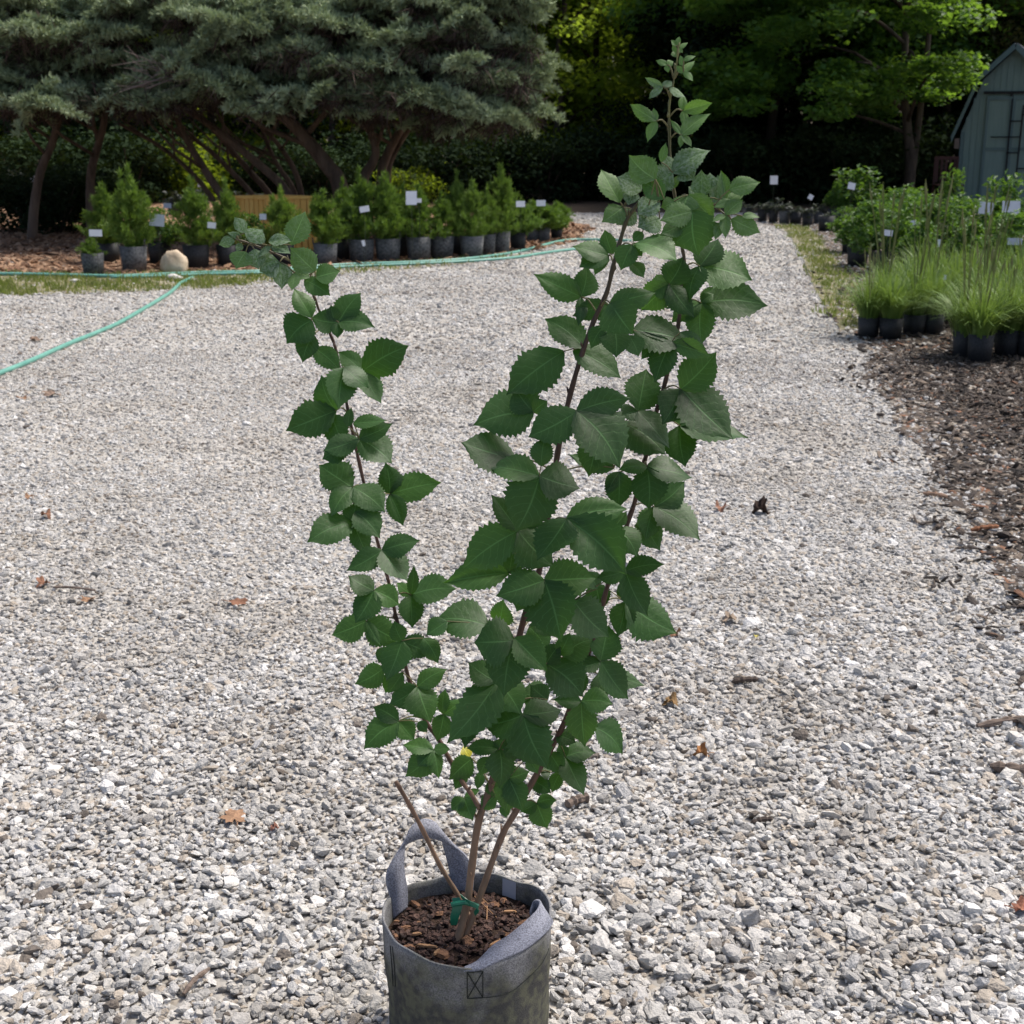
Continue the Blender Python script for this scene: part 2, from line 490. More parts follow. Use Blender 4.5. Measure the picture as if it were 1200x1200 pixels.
# wood chips of the left bed
n = 15000
lx0 = G(-60, 321).x
x = rng.uniform(-9.5, 1.6, n); y = rng.uniform(13.0, 22, n)
k = in_poly(x, y - 0.15 * edge_noise(x, y), LB); x, y = x[k], y[k]; n = len(x)
s = 0.022 * np.exp(rng.normal(0, 0.35, n))
scl = np.stack([s * rng.uniform(0.9, 2.4, n), s * rng.uniform(0.5, 0.9, n), s * rng.uniform(0.2, 0.5, n)], 1)
rot = np.stack([rng.normal(0, 0.3, n), rng.normal(0, 0.3, n), rng.uniform(0, 6.283, n)], 1)
scatter('wood_chips', np.stack([x, y, 0.006 + rng.uniform(0.0, 0.02, n)], 1), scl, rot, M_TANCHIP, 'tan wood chips spread under the potted conifers', 6, seed=800)

# grass verges
M_GRASS = foliage('verge_grass', [(0.3, (0.08, 0.115, 0.028)), (0.5, (0.15, 0.17, 0.05)), (0.7, (0.27, 0.235, 0.11))], 2.5, 0.3, (0.25, 0.35, 0.05), rand=0)
M_VERGE = surf('verge_soil', [(0.35, (0.10, 0.085, 0.04)), (0.5, (0.17, 0.16, 0.075)), (0.65, (0.30, 0.27, 0.20))], 5, 0.95, 0.4, 60)
def blades(x, y, z, h, w, lean=0.5):
    n = len(x)
    a = rng.uniform(0, 6.283, n); l = rng.uniform(0, lean, n) * h; b = rng.uniform(0, 6.283, n)
    dx, dy = np.cos(a) * w / 2, np.sin(a) * w / 2
    lx, ly = np.cos(b) * l, np.sin(b) * l
    V = np.stack([np.stack([x - dx, y - dy, z], 1), np.stack([x + dx, y + dy, z], 1),
                  np.stack([x + lx * .4 + dx * .7, y + ly * .4 + dy * .7, z + h * .6], 1), np.stack([x + lx * .4 - dx * .7, y + ly * .4 - dy * .7, z + h * .6], 1),
                  np.stack([x + lx, y + ly, z + h], 1)], 1).reshape(-1, 3)
    i = np.arange(n)[:, None] * 5
    F = np.concatenate([i + np.array([[0, 1, 2]]), i + np.array([[0, 2, 3]]), i + np.array([[3, 2, 4]])])
    return V, F
gl = [tuple(p) for p in g2((-200, 345), (0, 346), (120, 344), (250, 338), (330, 330), (420, 320), (520, 312), (640, 297), (600, 298), (450, 310), (300, 318), (160, 322), (0, 321), (-200, 321))]
sheet('grass_verge', gl, 0.0035, M_VERGE, 'thin soil of the grass verge')
n = 110000
x = rng.uniform(-9, 1.5, n); y = rng.uniform(11, 17, n)
ee = 0.35 * edge_noise(x, y, 1.3)
k = in_poly(x, y + ee * 0.5, gl) & (rng.random(n) < np.clip(0.55 + 0.9 * edge_noise(x * 1.7, y * 1.7), 0.1, 1) * np.where(x > -2.6, 0.3, 1.0)); x, y = x[k], y[k]; n = len(x)
V, F = blades(x, y, np.full(n, 0.0), rng.uniform(0.02, 0.065, n), rng.uniform(0.008, 0.016, n), 0.9)
tag(world_mesh('grass', V, F, M_GRASS, None, (0, 0, 0)), 'thin patchy grass verge between hose and gravel', 'grass', kind='stuff')
gr = [tuple(p) for p in g2((905, 262), (950, 268), (975, 300), (1010, 340), (1020, 385), (985, 388), (955, 340), (940, 300), (925, 275))]
sheet('grass_verge', gr, 0.0095, M_VERGE, 'thin soil of the grass edge beside the perennials')
n = 60000
x = rng.uniform(2.0, 6, n); y = rng.uniform(9, 22, n)
ee = 0.35 * edge_noise(x, y, 1.3)
k = in_poly(x + ee * 0.5, y, gr) & (rng.random(n) < np.clip(0.6 + 0.9 * edge_noise(x * 1.7, y * 1.7), 0.1, 1)); x, y = x[k], y[k]; n = len(x)
V, F = blades(x, y, np.full(n, 0.004), rng.uniform(0.02, 0.07, n), rng.uniform(0.007, 0.014, n), 0.9)
tag(world_mesh('grass', V, F, M_GRASS, None, (0, 0, 0)), 'thin patchy grass at the driveway edge by the potted perennials', 'grass', kind='stuff')
# ================================================================ the potted shrub
M_FELT = None
def felt_mat(name, base, dark, algae):
    m, nt, out = new_mat(name)
    b = N(nt, 'ShaderNodeBsdfPrincipled'); b.inputs['Roughness'].default_value = 0.95; b.inputs['Specular IOR Level'].default_value = 0.1
    tc = N(nt, 'ShaderNodeTexCoord')
    fi = N(nt, 'ShaderNodeTexNoise'); fi.inputs['Scale'].default_value = 420; fi.inputs['Detail'].default_value = 4
    lo = N(nt, 'ShaderNodeTexNoise'); lo.inputs['Scale'].default_value = 11; lo.inputs['Detail'].default_value = 5
    md = N(nt, 'ShaderNodeTexNoise'); md.inputs['Scale'].default_value = 60; md.inputs['Detail'].default_value = 4
    for q in (fi, lo, md): nt.links.new(tc.outputs['Object'], q.inputs['Vector'])
    c = ramp(nt, fi.outputs['Fac'], [(0.32, tuple(x * 0.5 for x in base)), (0.68, tuple(x * 1.35 for x in base))]).outputs[0]
    sep = N(nt, 'ShaderNodeSeparateXYZ'); nt.links.new(tc.outputs['Object'], sep.inputs[0])
    # damp soil and algae soaked into the cloth of the lower wall
    hgt = math_n(nt, 'ADD', sep.outputs[2], math_n(nt, 'MULTIPLY', math_n(nt, 'SUBTRACT', lo.outputs['Fac'], 0.5), 0.34))
    if algae:
        st = ramp(nt, hgt, [(0.175, (1, 1, 1)), (0.25, (0, 0, 0))]).outputs[0]
        mo = ramp(nt, md.outputs['Fac'], [(0.4, dark), (0.62, algae)]).outputs[0]
        stf = math_n(nt, 'MULTIPLY', st, 0.9)
        c = mixc(nt, stf, c, mo)
    nt.links.new(c, b.inputs['Base Color'])
    bp = N(nt, 'ShaderNodeBump'); bp.inputs['Strength'].default_value = 0.5; bp.inputs['Distance'].default_value = 0.002
    nt.links.new(fi.outputs['Fac'], bp.inputs['Height']); nt.links.new(bp.outputs[0], b.inputs['Normal'])
    nt.links.new(b.outputs[0], out.inputs[0])
    return m
M_FELT = felt_mat('grey_felt', (0.235, 0.235, 0.24), (0.055, 0.054, 0.05), (0.12, 0.12, 0.08))
M_STRAP = felt_mat('blue_grey_felt', (0.26, 0.27, 0.32), None, None)
M_THREAD = surf('black_thread', [(0.3, (0.012, 0.015, 0.012)), (0.7, (0.03, 0.035, 0.03))], 300, 0.8)
M_LABEL = surf('grey_label', [(0.3, (0.38, 0.41, 0.47)), (0.7, (0.44, 0.47, 0.53))], 40, 0.5)
M_POTSOIL = surf('potting_soil', [(0.3, (0.02, 0.012, 0.008)), (0.7, (0.06, 0.035, 0.024))], 60, 0.95, 0.8, 150)
M_TIE = surf('green_tape', [(0.3, (0.006, 0.10, 0.055)), (0.7, (0.012, 0.16, 0.09))], 60, 0.35, spec=0.5)

PB = Vector((POT_C.x, POT_C.y, 0.0))
RIM_Z = POT_C.z
RT, RBOT = 0.1405, 0.132
shrub = thing('potted_shrub', PB, 'young shrub with three-part green leaves growing in a grey felt pot on the gravel', 'shrub')

def pot_r(a, z):
    t = z / RIM_Z
    r = RBOT + (RT - RBOT) * t
    r *= 1 + 0.014 * math.sin(3 * a + 0.6) + 0.009 * math.sin(7 * a + 5 * t) + 0.014 * math.sin(2 * a + 9 * t) * (1 - t) + .006 * math.sin(11 * a - 14 * t) * math.sin(3.1 * t)
    return r
def pot_rim(a): return RIM_Z + 0.005 * math.sin(2 * a + 1.0) + 0.003 * math.sin(5 * a) + .0015 * math.sin(11 * a + 1)
def pot_pt(a, z, off=0.0):
    r = pot_r(a, z) + off
    return Vector((PB.x + r * math.cos(a), PB.y + r * math.sin(a), z))
NA, NZ = 128, 22
V, Fc = [], []
for side in (0, 1):
    for i in range(NZ + 1):
        for j in range(NA):
            a = 2 * math.pi * j / NA
            z = pot_rim(a) * i / NZ
            V.append(pot_pt(a, z, -0.004 * side))
def vi(s, i, j): return s * (NZ + 1) * NA + i * NA + j % NA
for i in range(NZ):
    for j in range(NA):
        Fc.append((vi(0, i, j), vi(0, i, j + 1), vi(0, i + 1, j + 1), vi(0, i + 1, j)))
        Fc.append((vi(1, i, j), vi(1, i + 1, j), vi(1, i + 1, j + 1), vi(1, i, j + 1)))
for j in range(NA):
    Fc.append((vi(0, NZ, j), vi(0, NZ, j + 1), vi(1, NZ, j + 1), vi(1, NZ, j)))
    
Fc.append(tuple(vi(0, 0, j) for j in range(NA))[::-1])
pot = world_mesh('felt_pot', V, Fc, M_FELT, shrub, PB, True)
pot['label'] = 'round grey felt grow bag with damp green stained sides'

def ribbon(path, widths, wdirs, th=0.004, n=8):
    """strap: path points, half width vector directions"""
    pts = spline(path, n); W = spline([Vector(d).normalized() * w for d, w in zip(wdirs, widths)], n)
    V, Fc = [], []
    for i, p in enumerate(pts):
        t = (pts[min(i + 1, len(pts) - 1)] - pts[max(i - 1, 0)]).normalized()
        nrm = t.cross(W[i]).normalized() * th / 2
        V += [p - W[i] - nrm, p + W[i] - nrm, p + W[i] + nrm, p - W[i] + nrm]
    for i in range(len(pts) - 1):
        b = i * 4
        for k in range(4):
            k2 = (k + 1) % 4
            Fc.append((b + k, b + k2, b + 4 + k2, b + 4 + k))
    Fc.append((0, 3, 2, 1)); e = (len(pts) - 1) * 4; Fc.append((e, e + 1, e + 2, e + 3))
    return V, Fc
# back left loop handle, standing up
YB = POT_C.y
hp = [pot_pt(R(152), RIM_Z - .035, -.008), pot_pt(R(152), RIM_Z - .002, -.008), P(463, 1018, YB + 0.055), P(475, 984, YB + 0.075), P(497, 971, YB + 0.10), P(519, 978, YB + 0.12), P(533, 998, YB + 0.128), pot_pt(R(96), RIM_Z, -.008), pot_pt(R(96), RIM_Z - .035, -.008)]
X1, ZU = Vector((1, 0, 0)), Vector((0, 0, 1))
wd = [(.55, .85, 0), (.6, .8, .05), (.7, .6, .25), (.35, .5, .8), (-.05, .35, 1), (-.5, .1, .85), (-.95, .1, .35), (-1, .15, .05), (-1, .2, 0)]
V, Fc = ribbon(hp, [.019, .020, .0185, .014, .0165, .020, .021, .021, .021], wd)
h1 = world_mesh('handle', V, Fc, M_STRAP, pot, pot.location + shrub.location, True); h1['label'] = 'blue grey felt loop handle standing up'
# front right handle, flopped inwards over the rim
hp, wd, ww = [], [], []
for a, inn, dz, w, up in ((-90, 0.0045, -0.004, 0.004, 0.3), (-80, 0.010, 0.001, 0.010, 0.12), (-64, 0.018, 0.003, 0.0185, 0.05), (-46, 0.019, 0.006, 0.020, 0.12), (-28, 0.016, 0.011, 0.019, 0.3), (-12, 0.009, 0.015, 0.017, 0.8), (0, 0.013, 0.006, 0.015, 2.0), (9, 0.025, -0.006, 0.014, 3.5), (4, 0.033, -0.020, 0.013, 5)):
    a = R(a)
    p = pot_pt(a, RIM_Z, -inn); p.z = pot_rim(a) + dz
    hp.append(p); wd.append(Vector((-math.cos(a), -math.sin(a), up))); ww.append(w)
V, Fc = ribbon(hp, ww, wd)
h2 = world_mesh('handle', V, Fc, M_STRAP, pot, PB, True); h2['label'] = 'pale felt handle flopped over the rim'
# stitching
def stitch(uvs, r=0.0008):
    mb = MB()
    pts = []
    for (a0, z0), (a1, z1) in uvs:
        L = 12
        seg = [pot_pt(R(a0 + (a1 - a0) * k / L), z0 + (z1 - z0) * k / L, 0.0007) for k in range(L + 1)]
        mb.tube(seg, r, 5)
    return mb.obj('stitching', M_THREAD, pot, PB)
zt, zb = RIM_Z - 0.012, RIM_Z - 0.062
stitch([((-88, zt), (-78, zt)), ((-88, zb), (-78, zb)), ((-88, zt), (-88, zb)), ((-78, zt), (-78, zb)), ((-88, zt), (-78, zb)), ((-78, zt), (-88, zb))])
stitch([((-148, RIM_Z - 0.012), (-147, RIM_Z - 0.085)), ((-152, RIM_Z - 0.016), (-151, RIM_Z - 0.09))])
stitch([((-78, zb), (-55, zb - 0.004)), ((-55, zb - 0.004), (-30, zb + 0.012)), ((-30, zb + 0.012), (-15, zb + 0.022))], 0.0006)
lab = [pot_pt(R(a), z, -0.0055) for z in (RIM_Z - 0.055, RIM_Z - 0.003) for a in (52, 56, 60, 64)]
world_mesh('label_strip', lab, [(0, 1, 5, 4), (1, 2, 6, 5), (2, 3, 7, 6)], M_LABEL, pot, PB)

# soil and the bark pieces on it
SOIL_Z = RIM_Z - 0.038
V, Fc = [], []
for i in range(13):
    for j in range(48):
        a = 2 * math.pi * j / 48; q = i / 12
        r = (pot_r(a, SOIL_Z) - 0.003) * q
        V.append((PB.x + r * math.cos(a), PB.y + r * math.sin(a), SOIL_Z + 0.010 * (1 - q * q) + 0.002 * math.sin(5 * a + 9 * q)))
for i in range(12):
    for j in range(48):
        Fc.append((i * 48 + j, i * 48 + (j + 1) % 48, (i + 1) * 48 + (j + 1) % 48, (i + 1) * 48 + j))
world_mesh('potting_soil', V, Fc, M_POTSOIL, shrub, PB, True)

def chip(c, L, W, T, rz, tilt, skew=0.0):
    m = Matrix.Rotation(rz, 3, 'Z') @ Matrix.Rotation(tilt, 3, 'Y') @ Matrix.Rotation(skew, 3, 'X')
    out = []
    for z, k in ((-T / 2, 1.0), (T / 2, 0.8)):
        for x, y in ((-.5, -.3), (-.1, -.52), (.42, -.36), (.5, .1), (.15, .5), (-.38, .42)):
            out.append(m @ Vector((x * L * k, y * W * k, z)) + Vector(c))
    return out, [(5, 4, 3, 2, 1, 0), (6, 7, 8, 9, 10, 11)] + [(i, (i + 1) % 6, 6 + (i + 1) % 6, 6 + i) for i in range(6)]
M_BARK = [surf('bark_piece_%d' % i, [(0.3, c), (0.7, tuple(x * 1.9 for x in c))], 90, 0.8, 0.4, 200) for i, c in
          enumerate(((0.036, 0.019, 0.015), (0.023, 0.014, 0.012), (0.062, 0.036, 0.028), (0.13, 0.068, 0.038)))]
groups = [MB() for _ in M_BARK]
for i in range(1100):
    a = rnd.uniform(0, 6.283); q = math.sqrt(rnd.random()) * 0.97
    r = (RT - 0.013) * q
    g = rnd.choices(range(4), (5, 5, 3, 0.35))[0]
    L = rnd.uniform(0.007, 0.017) * (1.7 if g == 3 else 1)
    V, Fc = chip((PB.x + r * math.cos(a), PB.y + r * math.sin(a), SOIL_Z + 0.010 * (1 - q * q) + rnd.uniform(0.000, 0.007)), L, L * rnd.uniform(0.4, 0.8), L * 0.2, rnd.uniform(0, 6.28), rnd.gauss(0, 0.4), rnd.gauss(0, 0.4))
    groups[g].add(V, Fc)
for g, mm in zip(groups, M_BARK):
    o = g.obj('bark_chips', mm, shrub, PB); o['kind'] = 'stuff'
M_LIGHTWOOD = surf('pale_wood', [(0.3, (0.22, 0.12, 0.06)), (0.7, (0.36, 0.21, 0.11))], 120, 0.8)
M_DRYLEAF = surf('dry_leaf', [(0.3, (0.13, 0.055, 0.028)), (0.7, (0.26, 0.12, 0.06))], 60, 0.75, 0.3, 90)
for px, py, L, rz in ((597, 1068, 0.026, 0.15), (500, 1108, 0.040, -0.1), (512, 1115, 0.022, 1.1), (580, 1105, 0.03, 0.8), (488, 1094, 0.018, 0.3)):
    c = G(px, py, SOIL_Z + 0.016)
    V, Fc = chip(c, L, 0.006, 0.003, rz, 0.05)
    world_mesh('wood_splinter', V, Fc, M_LIGHTWOOD, shrub, PB)
mb = MB()
for a, b in (((556, 1050), (582, 1075)), ((571, 1062), (570, 1092)), ((560, 1048), (575, 1062))):
    mb.tube([G(*a, SOIL_Z + 0.018), G(*b, SOIL_Z + 0.012)], 0.0009, 5)
mb.obj('dry_straw', M_LIGHTWOOD, shrub, PB)

# ---------------------------------------------------------------- stems
def stem_mat():
    m, nt, out = new_mat('stem_bark')
    b = N(nt, 'ShaderNodeBsdfPrincipled'); b.inputs['Roughness'].default_value = 0.6
    tc = N(nt, 'ShaderNodeTexCoord'); sep = N(nt, 'ShaderNodeSeparateXYZ'); nt.links.new(tc.outputs['Object'], sep.inputs[0])
    no = N(nt, 'ShaderNodeTexNoise'); no.inputs['Scale'].default_value = 70; no.inputs['Detail'].default_value = 5
    mp = N(nt, 'ShaderNodeMapping'); mp.inputs['Scale'].default_value = (1, 1, 0.25)
    nt.links.new(tc.outputs['Object'], mp.inputs[0]); nt.links.new(mp.outputs[0], no.inputs['Vector'])
    # older wood is tan, this year's wood red brown, the tips green
    h = math_n(nt, 'DIVIDE', sep.outputs[2], 1.7)
    c = ramp(nt, h, [(0.12, (0.27, 0.185, 0.12)), (0.25, (0.19, 0.115, 0.075)), (0.33, (0.085, 0.042, 0.03)), (0.70, (0.06, 0.033, 0.025)), (0.83, (0.075, 0.07, 0.028)), (0.92, (0.14, 0.15, 0.05))]).outputs[0]
    mul = N(nt, 'ShaderNodeMix'); mul.data_type = 'RGBA'; mul.blend_type = 'MULTIPLY'; mul.inputs[0].default_value = 1
    r2 = ramp(nt, no.outputs['Fac'], [(0.3, (0.6, 0.6, 0.6)), (0.7, (1.25, 1.2, 1.15))]).outputs[0]
    nt.links.new(c, mul.inputs[6]); nt.links.new(r2, mul.inputs[7])
    nt.links.new(mul.outputs[2], b.inputs['Base Color'])
    bp = N(nt, 'ShaderNodeBump'); bp.inputs['Strength'].default_value = 0.4; bp.inputs['Distance'].default_value = 0.002
    nt.links.new(no.outputs['Fac'], bp.inputs['Height']); nt.links.new(bp.outputs[0], b.inputs['Normal'])
    nt.links.new(b.outputs[0], out.inputs[0])
    return m
M_STEM = stem_mat()
Y0 = PB.y - 0.028
STEMS = {
 'B': ([(533, 1118, 0), (537, 1100, 0), (547, 1060, .005), (553, 1015, .012), (561, 962, .02), (575, 921, .025), (591, 860, .03), (600, 790, .03), (610, 740, .03), (622, 700, .03), (634, 660, .03), (643, 600, .03), (652, 540, .03), (658, 508, .03), (668, 463, .03), (681, 418, .03), (696, 376, .035), (711, 343, .04), (719, 310, .04), (728, 278, .045), (735, 257, .05), (748, 238, .05), (755, 231, .05)], .0068, .0024),
 'A': ([(562, 948, .02), (552, 930, .03), (543, 918, .04), (527, 890, .05), (515, 868, .06), (497, 842, .07), (478, 792, .08), (469, 745, .085), (463, 718, .09), (455, 680, .09), (441, 630, .09), (437, 612, .09), (425, 560, .09), (411, 497, .09), (402, 450, .09), (394, 412, .09), (389, 396, .09), (376, 369, .09), (367, 345, .085), (355, 322, .08), (343, 308, .075), (322, 297, .07), (292, 285, .065), (276, 280, .06)], .0040, .0014),
 'C': ([(541, 1106, .003), (552, 1080, .01), (566, 1040, .018), (588, 980, .03), (604, 952, .035), (628, 909, .045), (649, 871, .055), (662, 845, .06), (682, 790, .07), (705, 713, .08), (711, 690, .08), (735, 614, .09), (745, 584, .09), (758, 530, .10), (770, 480, .10), (780, 446, .10), (795, 380, .10), (798, 337, .10), (802, 307, .10), (799, 288, .10), (794, 250, .10), (787, 205, .105), (785, 175, .11), (784, 127, .11), (786, 112, .11), (791, 87, .11), (794, 65, .11), (796, 50, .11)], .0058, .0011),
 'E': ([(796, 262, .10), (808, 240, .09), (828, 236, .075), (848, 250, .06), (858, 258, .055)], .0020, .0012),
 'D': ([(558, 1092, .045), (553, 1080, .045), (535, 1046, .04), (516, 1015, .035), (495, 972, .03), (478, 940, .03), (464, 916, .03)], .0042, .0037),
}
stem3 = {}
for k, (pts, r0, r1) in STEMS.items():
    p3 = [P(x, y, Y0 + d) for x, y, d in pts]
    q = spline(p3, 4)
    n = len(q)
    rad = [r0 + (r1 - r0) * i / (n - 1) + 0.0004 * math.sin(i * 1.7) * (r0 > .003) for i in range(n)]
    if k == 'B': rad[0] = .010; rad[1] = .0095; rad[2] = .009; rad[3] = 0.0085
    mb = MB(); mb.tube(q, rad, 10)
    for i in range(6, n - 4, 5):                                  # buds and leaf scars at the nodes
        if k in 'ABC':
            d = Vector((rnd.uniform(-1, 1), rnd.uniform(-1, .2), 0.3)).normalized()
            mb.tube([q[i] + d * rad[i] * .5, q[i] + d * rad[i] * 1.5 + Vector((0, 0, .003)), q[i] + d * rad[i] * 1.6 + Vector((0, 0, .007))], [.0022, .0018, .0004], 6)
    if k == 'C': mb.tube([P(588, 981, Y0 + .03), P(587, 966, Y0 + .028)], [.002, .0013], 6)
    o = mb.obj('stem', M_STEM, shrub, PB, True)
    if k == 'D': o['label'] = 'bare cut off stem'
    stem3[k] = q
STEMPX = {k: [(x, y, d) for x, y, d in v[0]] for k, v in STEMS.items()}
def stem_at(k, px, py):
    """nearest stem point as seen from the front"""
    best, bp = 1e9, None
    tgt = P(px, py, Y0 + 0.06)
    for p in stem3[k]:
        dd = (p.x - tgt.x) ** 2 + (p.z - (tgt.z - 0.012)) ** 2
        if dd < best: best, bp = dd, p
    return bp
# plastic tie
mb = MB()
mb.tube([P(529, 1060, Y0 - .014), P(545, 1057, Y0 - .016), P(560, 1062, Y0 - .008)], [.004, .0048, .004], 8)
V, Fc = ribbon([P(534, 1052, Y0 - .006), P(536, 1062, Y0 - .012), P(533, 1074, Y0 - .014), P(532, 1084, Y0 - .012)], [.006, .008, .0075, .005], [(1, 0, .1)] * 4, 0.001)
mb.add(V, Fc)
V, Fc = ribbon([P(540, 1050, Y0 - .010), P(550, 1058, Y0 - .018), P(560, 1064, Y0 - .014), P(556, 1071, Y0 - .010)], [.004, .005, .0055, .004], [(-.3, 0, 1)] * 4, 0.001)
mb.add(V, Fc)
mb.obj('plastic_tie', M_TIE, shrub, PB)

# ---------------------------------------------------------------- leaves
def leaf_mat(name, dark, light, tcol, trans=0.2, mildew=0.0, rough=0.5, spec=0.5):
    m, nt, out = new_mat(name)
    b = N(nt, 'ShaderNodeBsdfPrincipled'); b.inputs['Specular IOR Level'].default_value = spec
    tc = N(nt, 'ShaderNodeTexCoord'); oi = N(nt, 'ShaderNodeObjectInfo')
    sep = N(nt, 'ShaderNodeSeparateXYZ'); nt.links.new(tc.outputs['UV'], sep.inputs[0])
    t = sep.outputs[0]
    a = math_n(nt, 'ABSOLUTE', math_n(nt, 'MULTIPLY', math_n(nt, 'SUBTRACT', sep.outputs[1], 0.5), 2.0))
    ph = math_n(nt, 'FRACT', math_n(nt, 'MULTIPLY', math_n(nt, 'SUBTRACT', t, math_n(nt, 'MULTIPLY', math_n(nt, 'POWER', a, 1.25), 0.26)), 7.5))
    dv = math_n(nt, 'ABSOLUTE', math_n(nt, 'SUBTRACT', ph, 0.5))            # 0 = on a side vein
    vein = ramp(nt, dv, [(0.0, (1, 1, 1)), (0.07, (0, 0, 0))]).outputs[0]
    rib = ramp(nt, a, [(0.012, (1, 1, 1)), (0.05, (0, 0, 0))]).outputs[0]
    vm = math_n(nt, 'MAXIMUM', math_n(nt, 'MULTIPLY', vein, 0.42), math_n(nt, 'MULTIPLY', rib, 0.75))
    no = N(nt, 'ShaderNodeTexNoise'); no.inputs['Scale'].default_value = 6; no.inputs['Detail'].default_value = 4
    no.noise_dimensions = '4D'
    nt.links.new(math_n(nt, 'MULTIPLY', oi.outputs['Random'], 77.0), no.inputs['W']); nt.links.new(tc.outputs['UV'], no.inputs['Vector'])
    f = math_n(nt, 'ADD', math_n(nt, 'MULTIPLY', no.outputs['Fac'], 0.55), math_n(nt, 'MULTIPLY', oi.outputs['Random'], 0.5))
    c = ramp(nt, f, [(0.2, dark), (0.85, light)]).outputs[0]
    c = mixc(nt, vm, c, tuple(min(1, x * 2.2 + 0.02) for x in light))
    if mildew:
        n2 = N(nt, 'ShaderNodeTexNoise'); n2.inputs['Scale'].default_value = 9; n2.inputs['Detail'].default_value = 6; n2.inputs['Roughness'].default_value = 0.7
        n2.noise_dimensions = '4D'
        nt.links.new(math_n(nt, 'MULTIPLY', oi.outputs['Random'], 31.0), n2.inputs['W']); nt.links.new(tc.outputs['UV'], n2.inputs['Vector'])
        mk = ramp(nt, n2.outputs['Fac'], [(0.42, (0, 0, 0)), (0.60, (1, 1, 1))]).outputs[0]
        c = mixc(nt, math_n(nt, 'MULTIPLY', mk, mildew), c, (0.33, 0.40, 0.33))
    sp_ = N(nt, 'ShaderNodeTexNoise'); sp_.inputs['Scale'].default_value = 13; sp_.inputs['Detail'].default_value = 2; sp_.noise_dimensions = '4D'
    nt.links.new(math_n(nt, 'MULTIPLY', oi.outputs['Random'], 53.0), sp_.inputs['W']); nt.links.new(tc.outputs['UV'], sp_.inputs['Vector'])
    c = mixc(nt, ramp(nt, sp_.outputs['Fac'], [(0.72, (0, 0, 0)), (0.77, (.8, .8, .8))]).outputs[0], c, (0.11, 0.075, 0.03))   # brown blemishes
    nt.links.new(c, b.inputs['Base Color'])
    b.inputs['Roughness'].default_value = rough
    hb = math_n(nt, 'SUBTRACT', math_n(nt, 'MULTIPLY', no.outputs['Fac'], 0.6), math_n(nt, 'MULTIPLY', vm, 0.35))
    bp = N(nt, 'ShaderNodeBump'); bp.inputs['Strength'].default_value = 0.12; bp.inputs['Distance'].default_value = 0.02
    nt.links.new(hb, bp.inputs['Height']); nt.links.new(bp.outputs[0], b.inputs['Normal'])
    tr = N(nt, 'ShaderNodeBsdfTranslucent'); tr.inputs[0].default_value = (*tcol, 1)
    mx = N(nt, 'ShaderNodeMixShader'); mx.inputs[0].default_value = trans
    nt.links.new(b.outputs[0], mx.inputs[1]); nt.links.new(tr.outputs[0], mx.inputs[2])
    nt.links.new(mx.outputs[0], out.inputs[0])
    return m
LM = {'g': leaf_mat('leaf_green', (0.019, 0.050, 0.015), (0.036, 0.094, 0.025), (0.065, 0.20, 0.008), 0.30, 0, 0.5, 0.36),
      'l': leaf_mat('leaf_mid_green', (0.034, 0.088, 0.022), (0.056, 0.135, 0.034), (0.10, 0.26, 0.015), 0.30, 0, .5, .36),
      'y': leaf_mat('leaf_young', (0.060, 0.128, 0.036), (0.10, 0.19, 0.058), (0.14, 0.30, 0.02), 0.28, 0.16, .55, .3),
      'm': leaf_mat('leaf_mildewed', (0.048, 0.10, 0.034), (0.08, 0.145, 0.052), (0.12, 0.26, 0.03), 0.2, 0.55, 0.7, 0.2),
      'x': leaf_mat('leaf_yellow', (0.36, 0.33, 0.02), (0.45, 0.42, 0.03), (0.4, 0.4, 0.02), 0.2)}

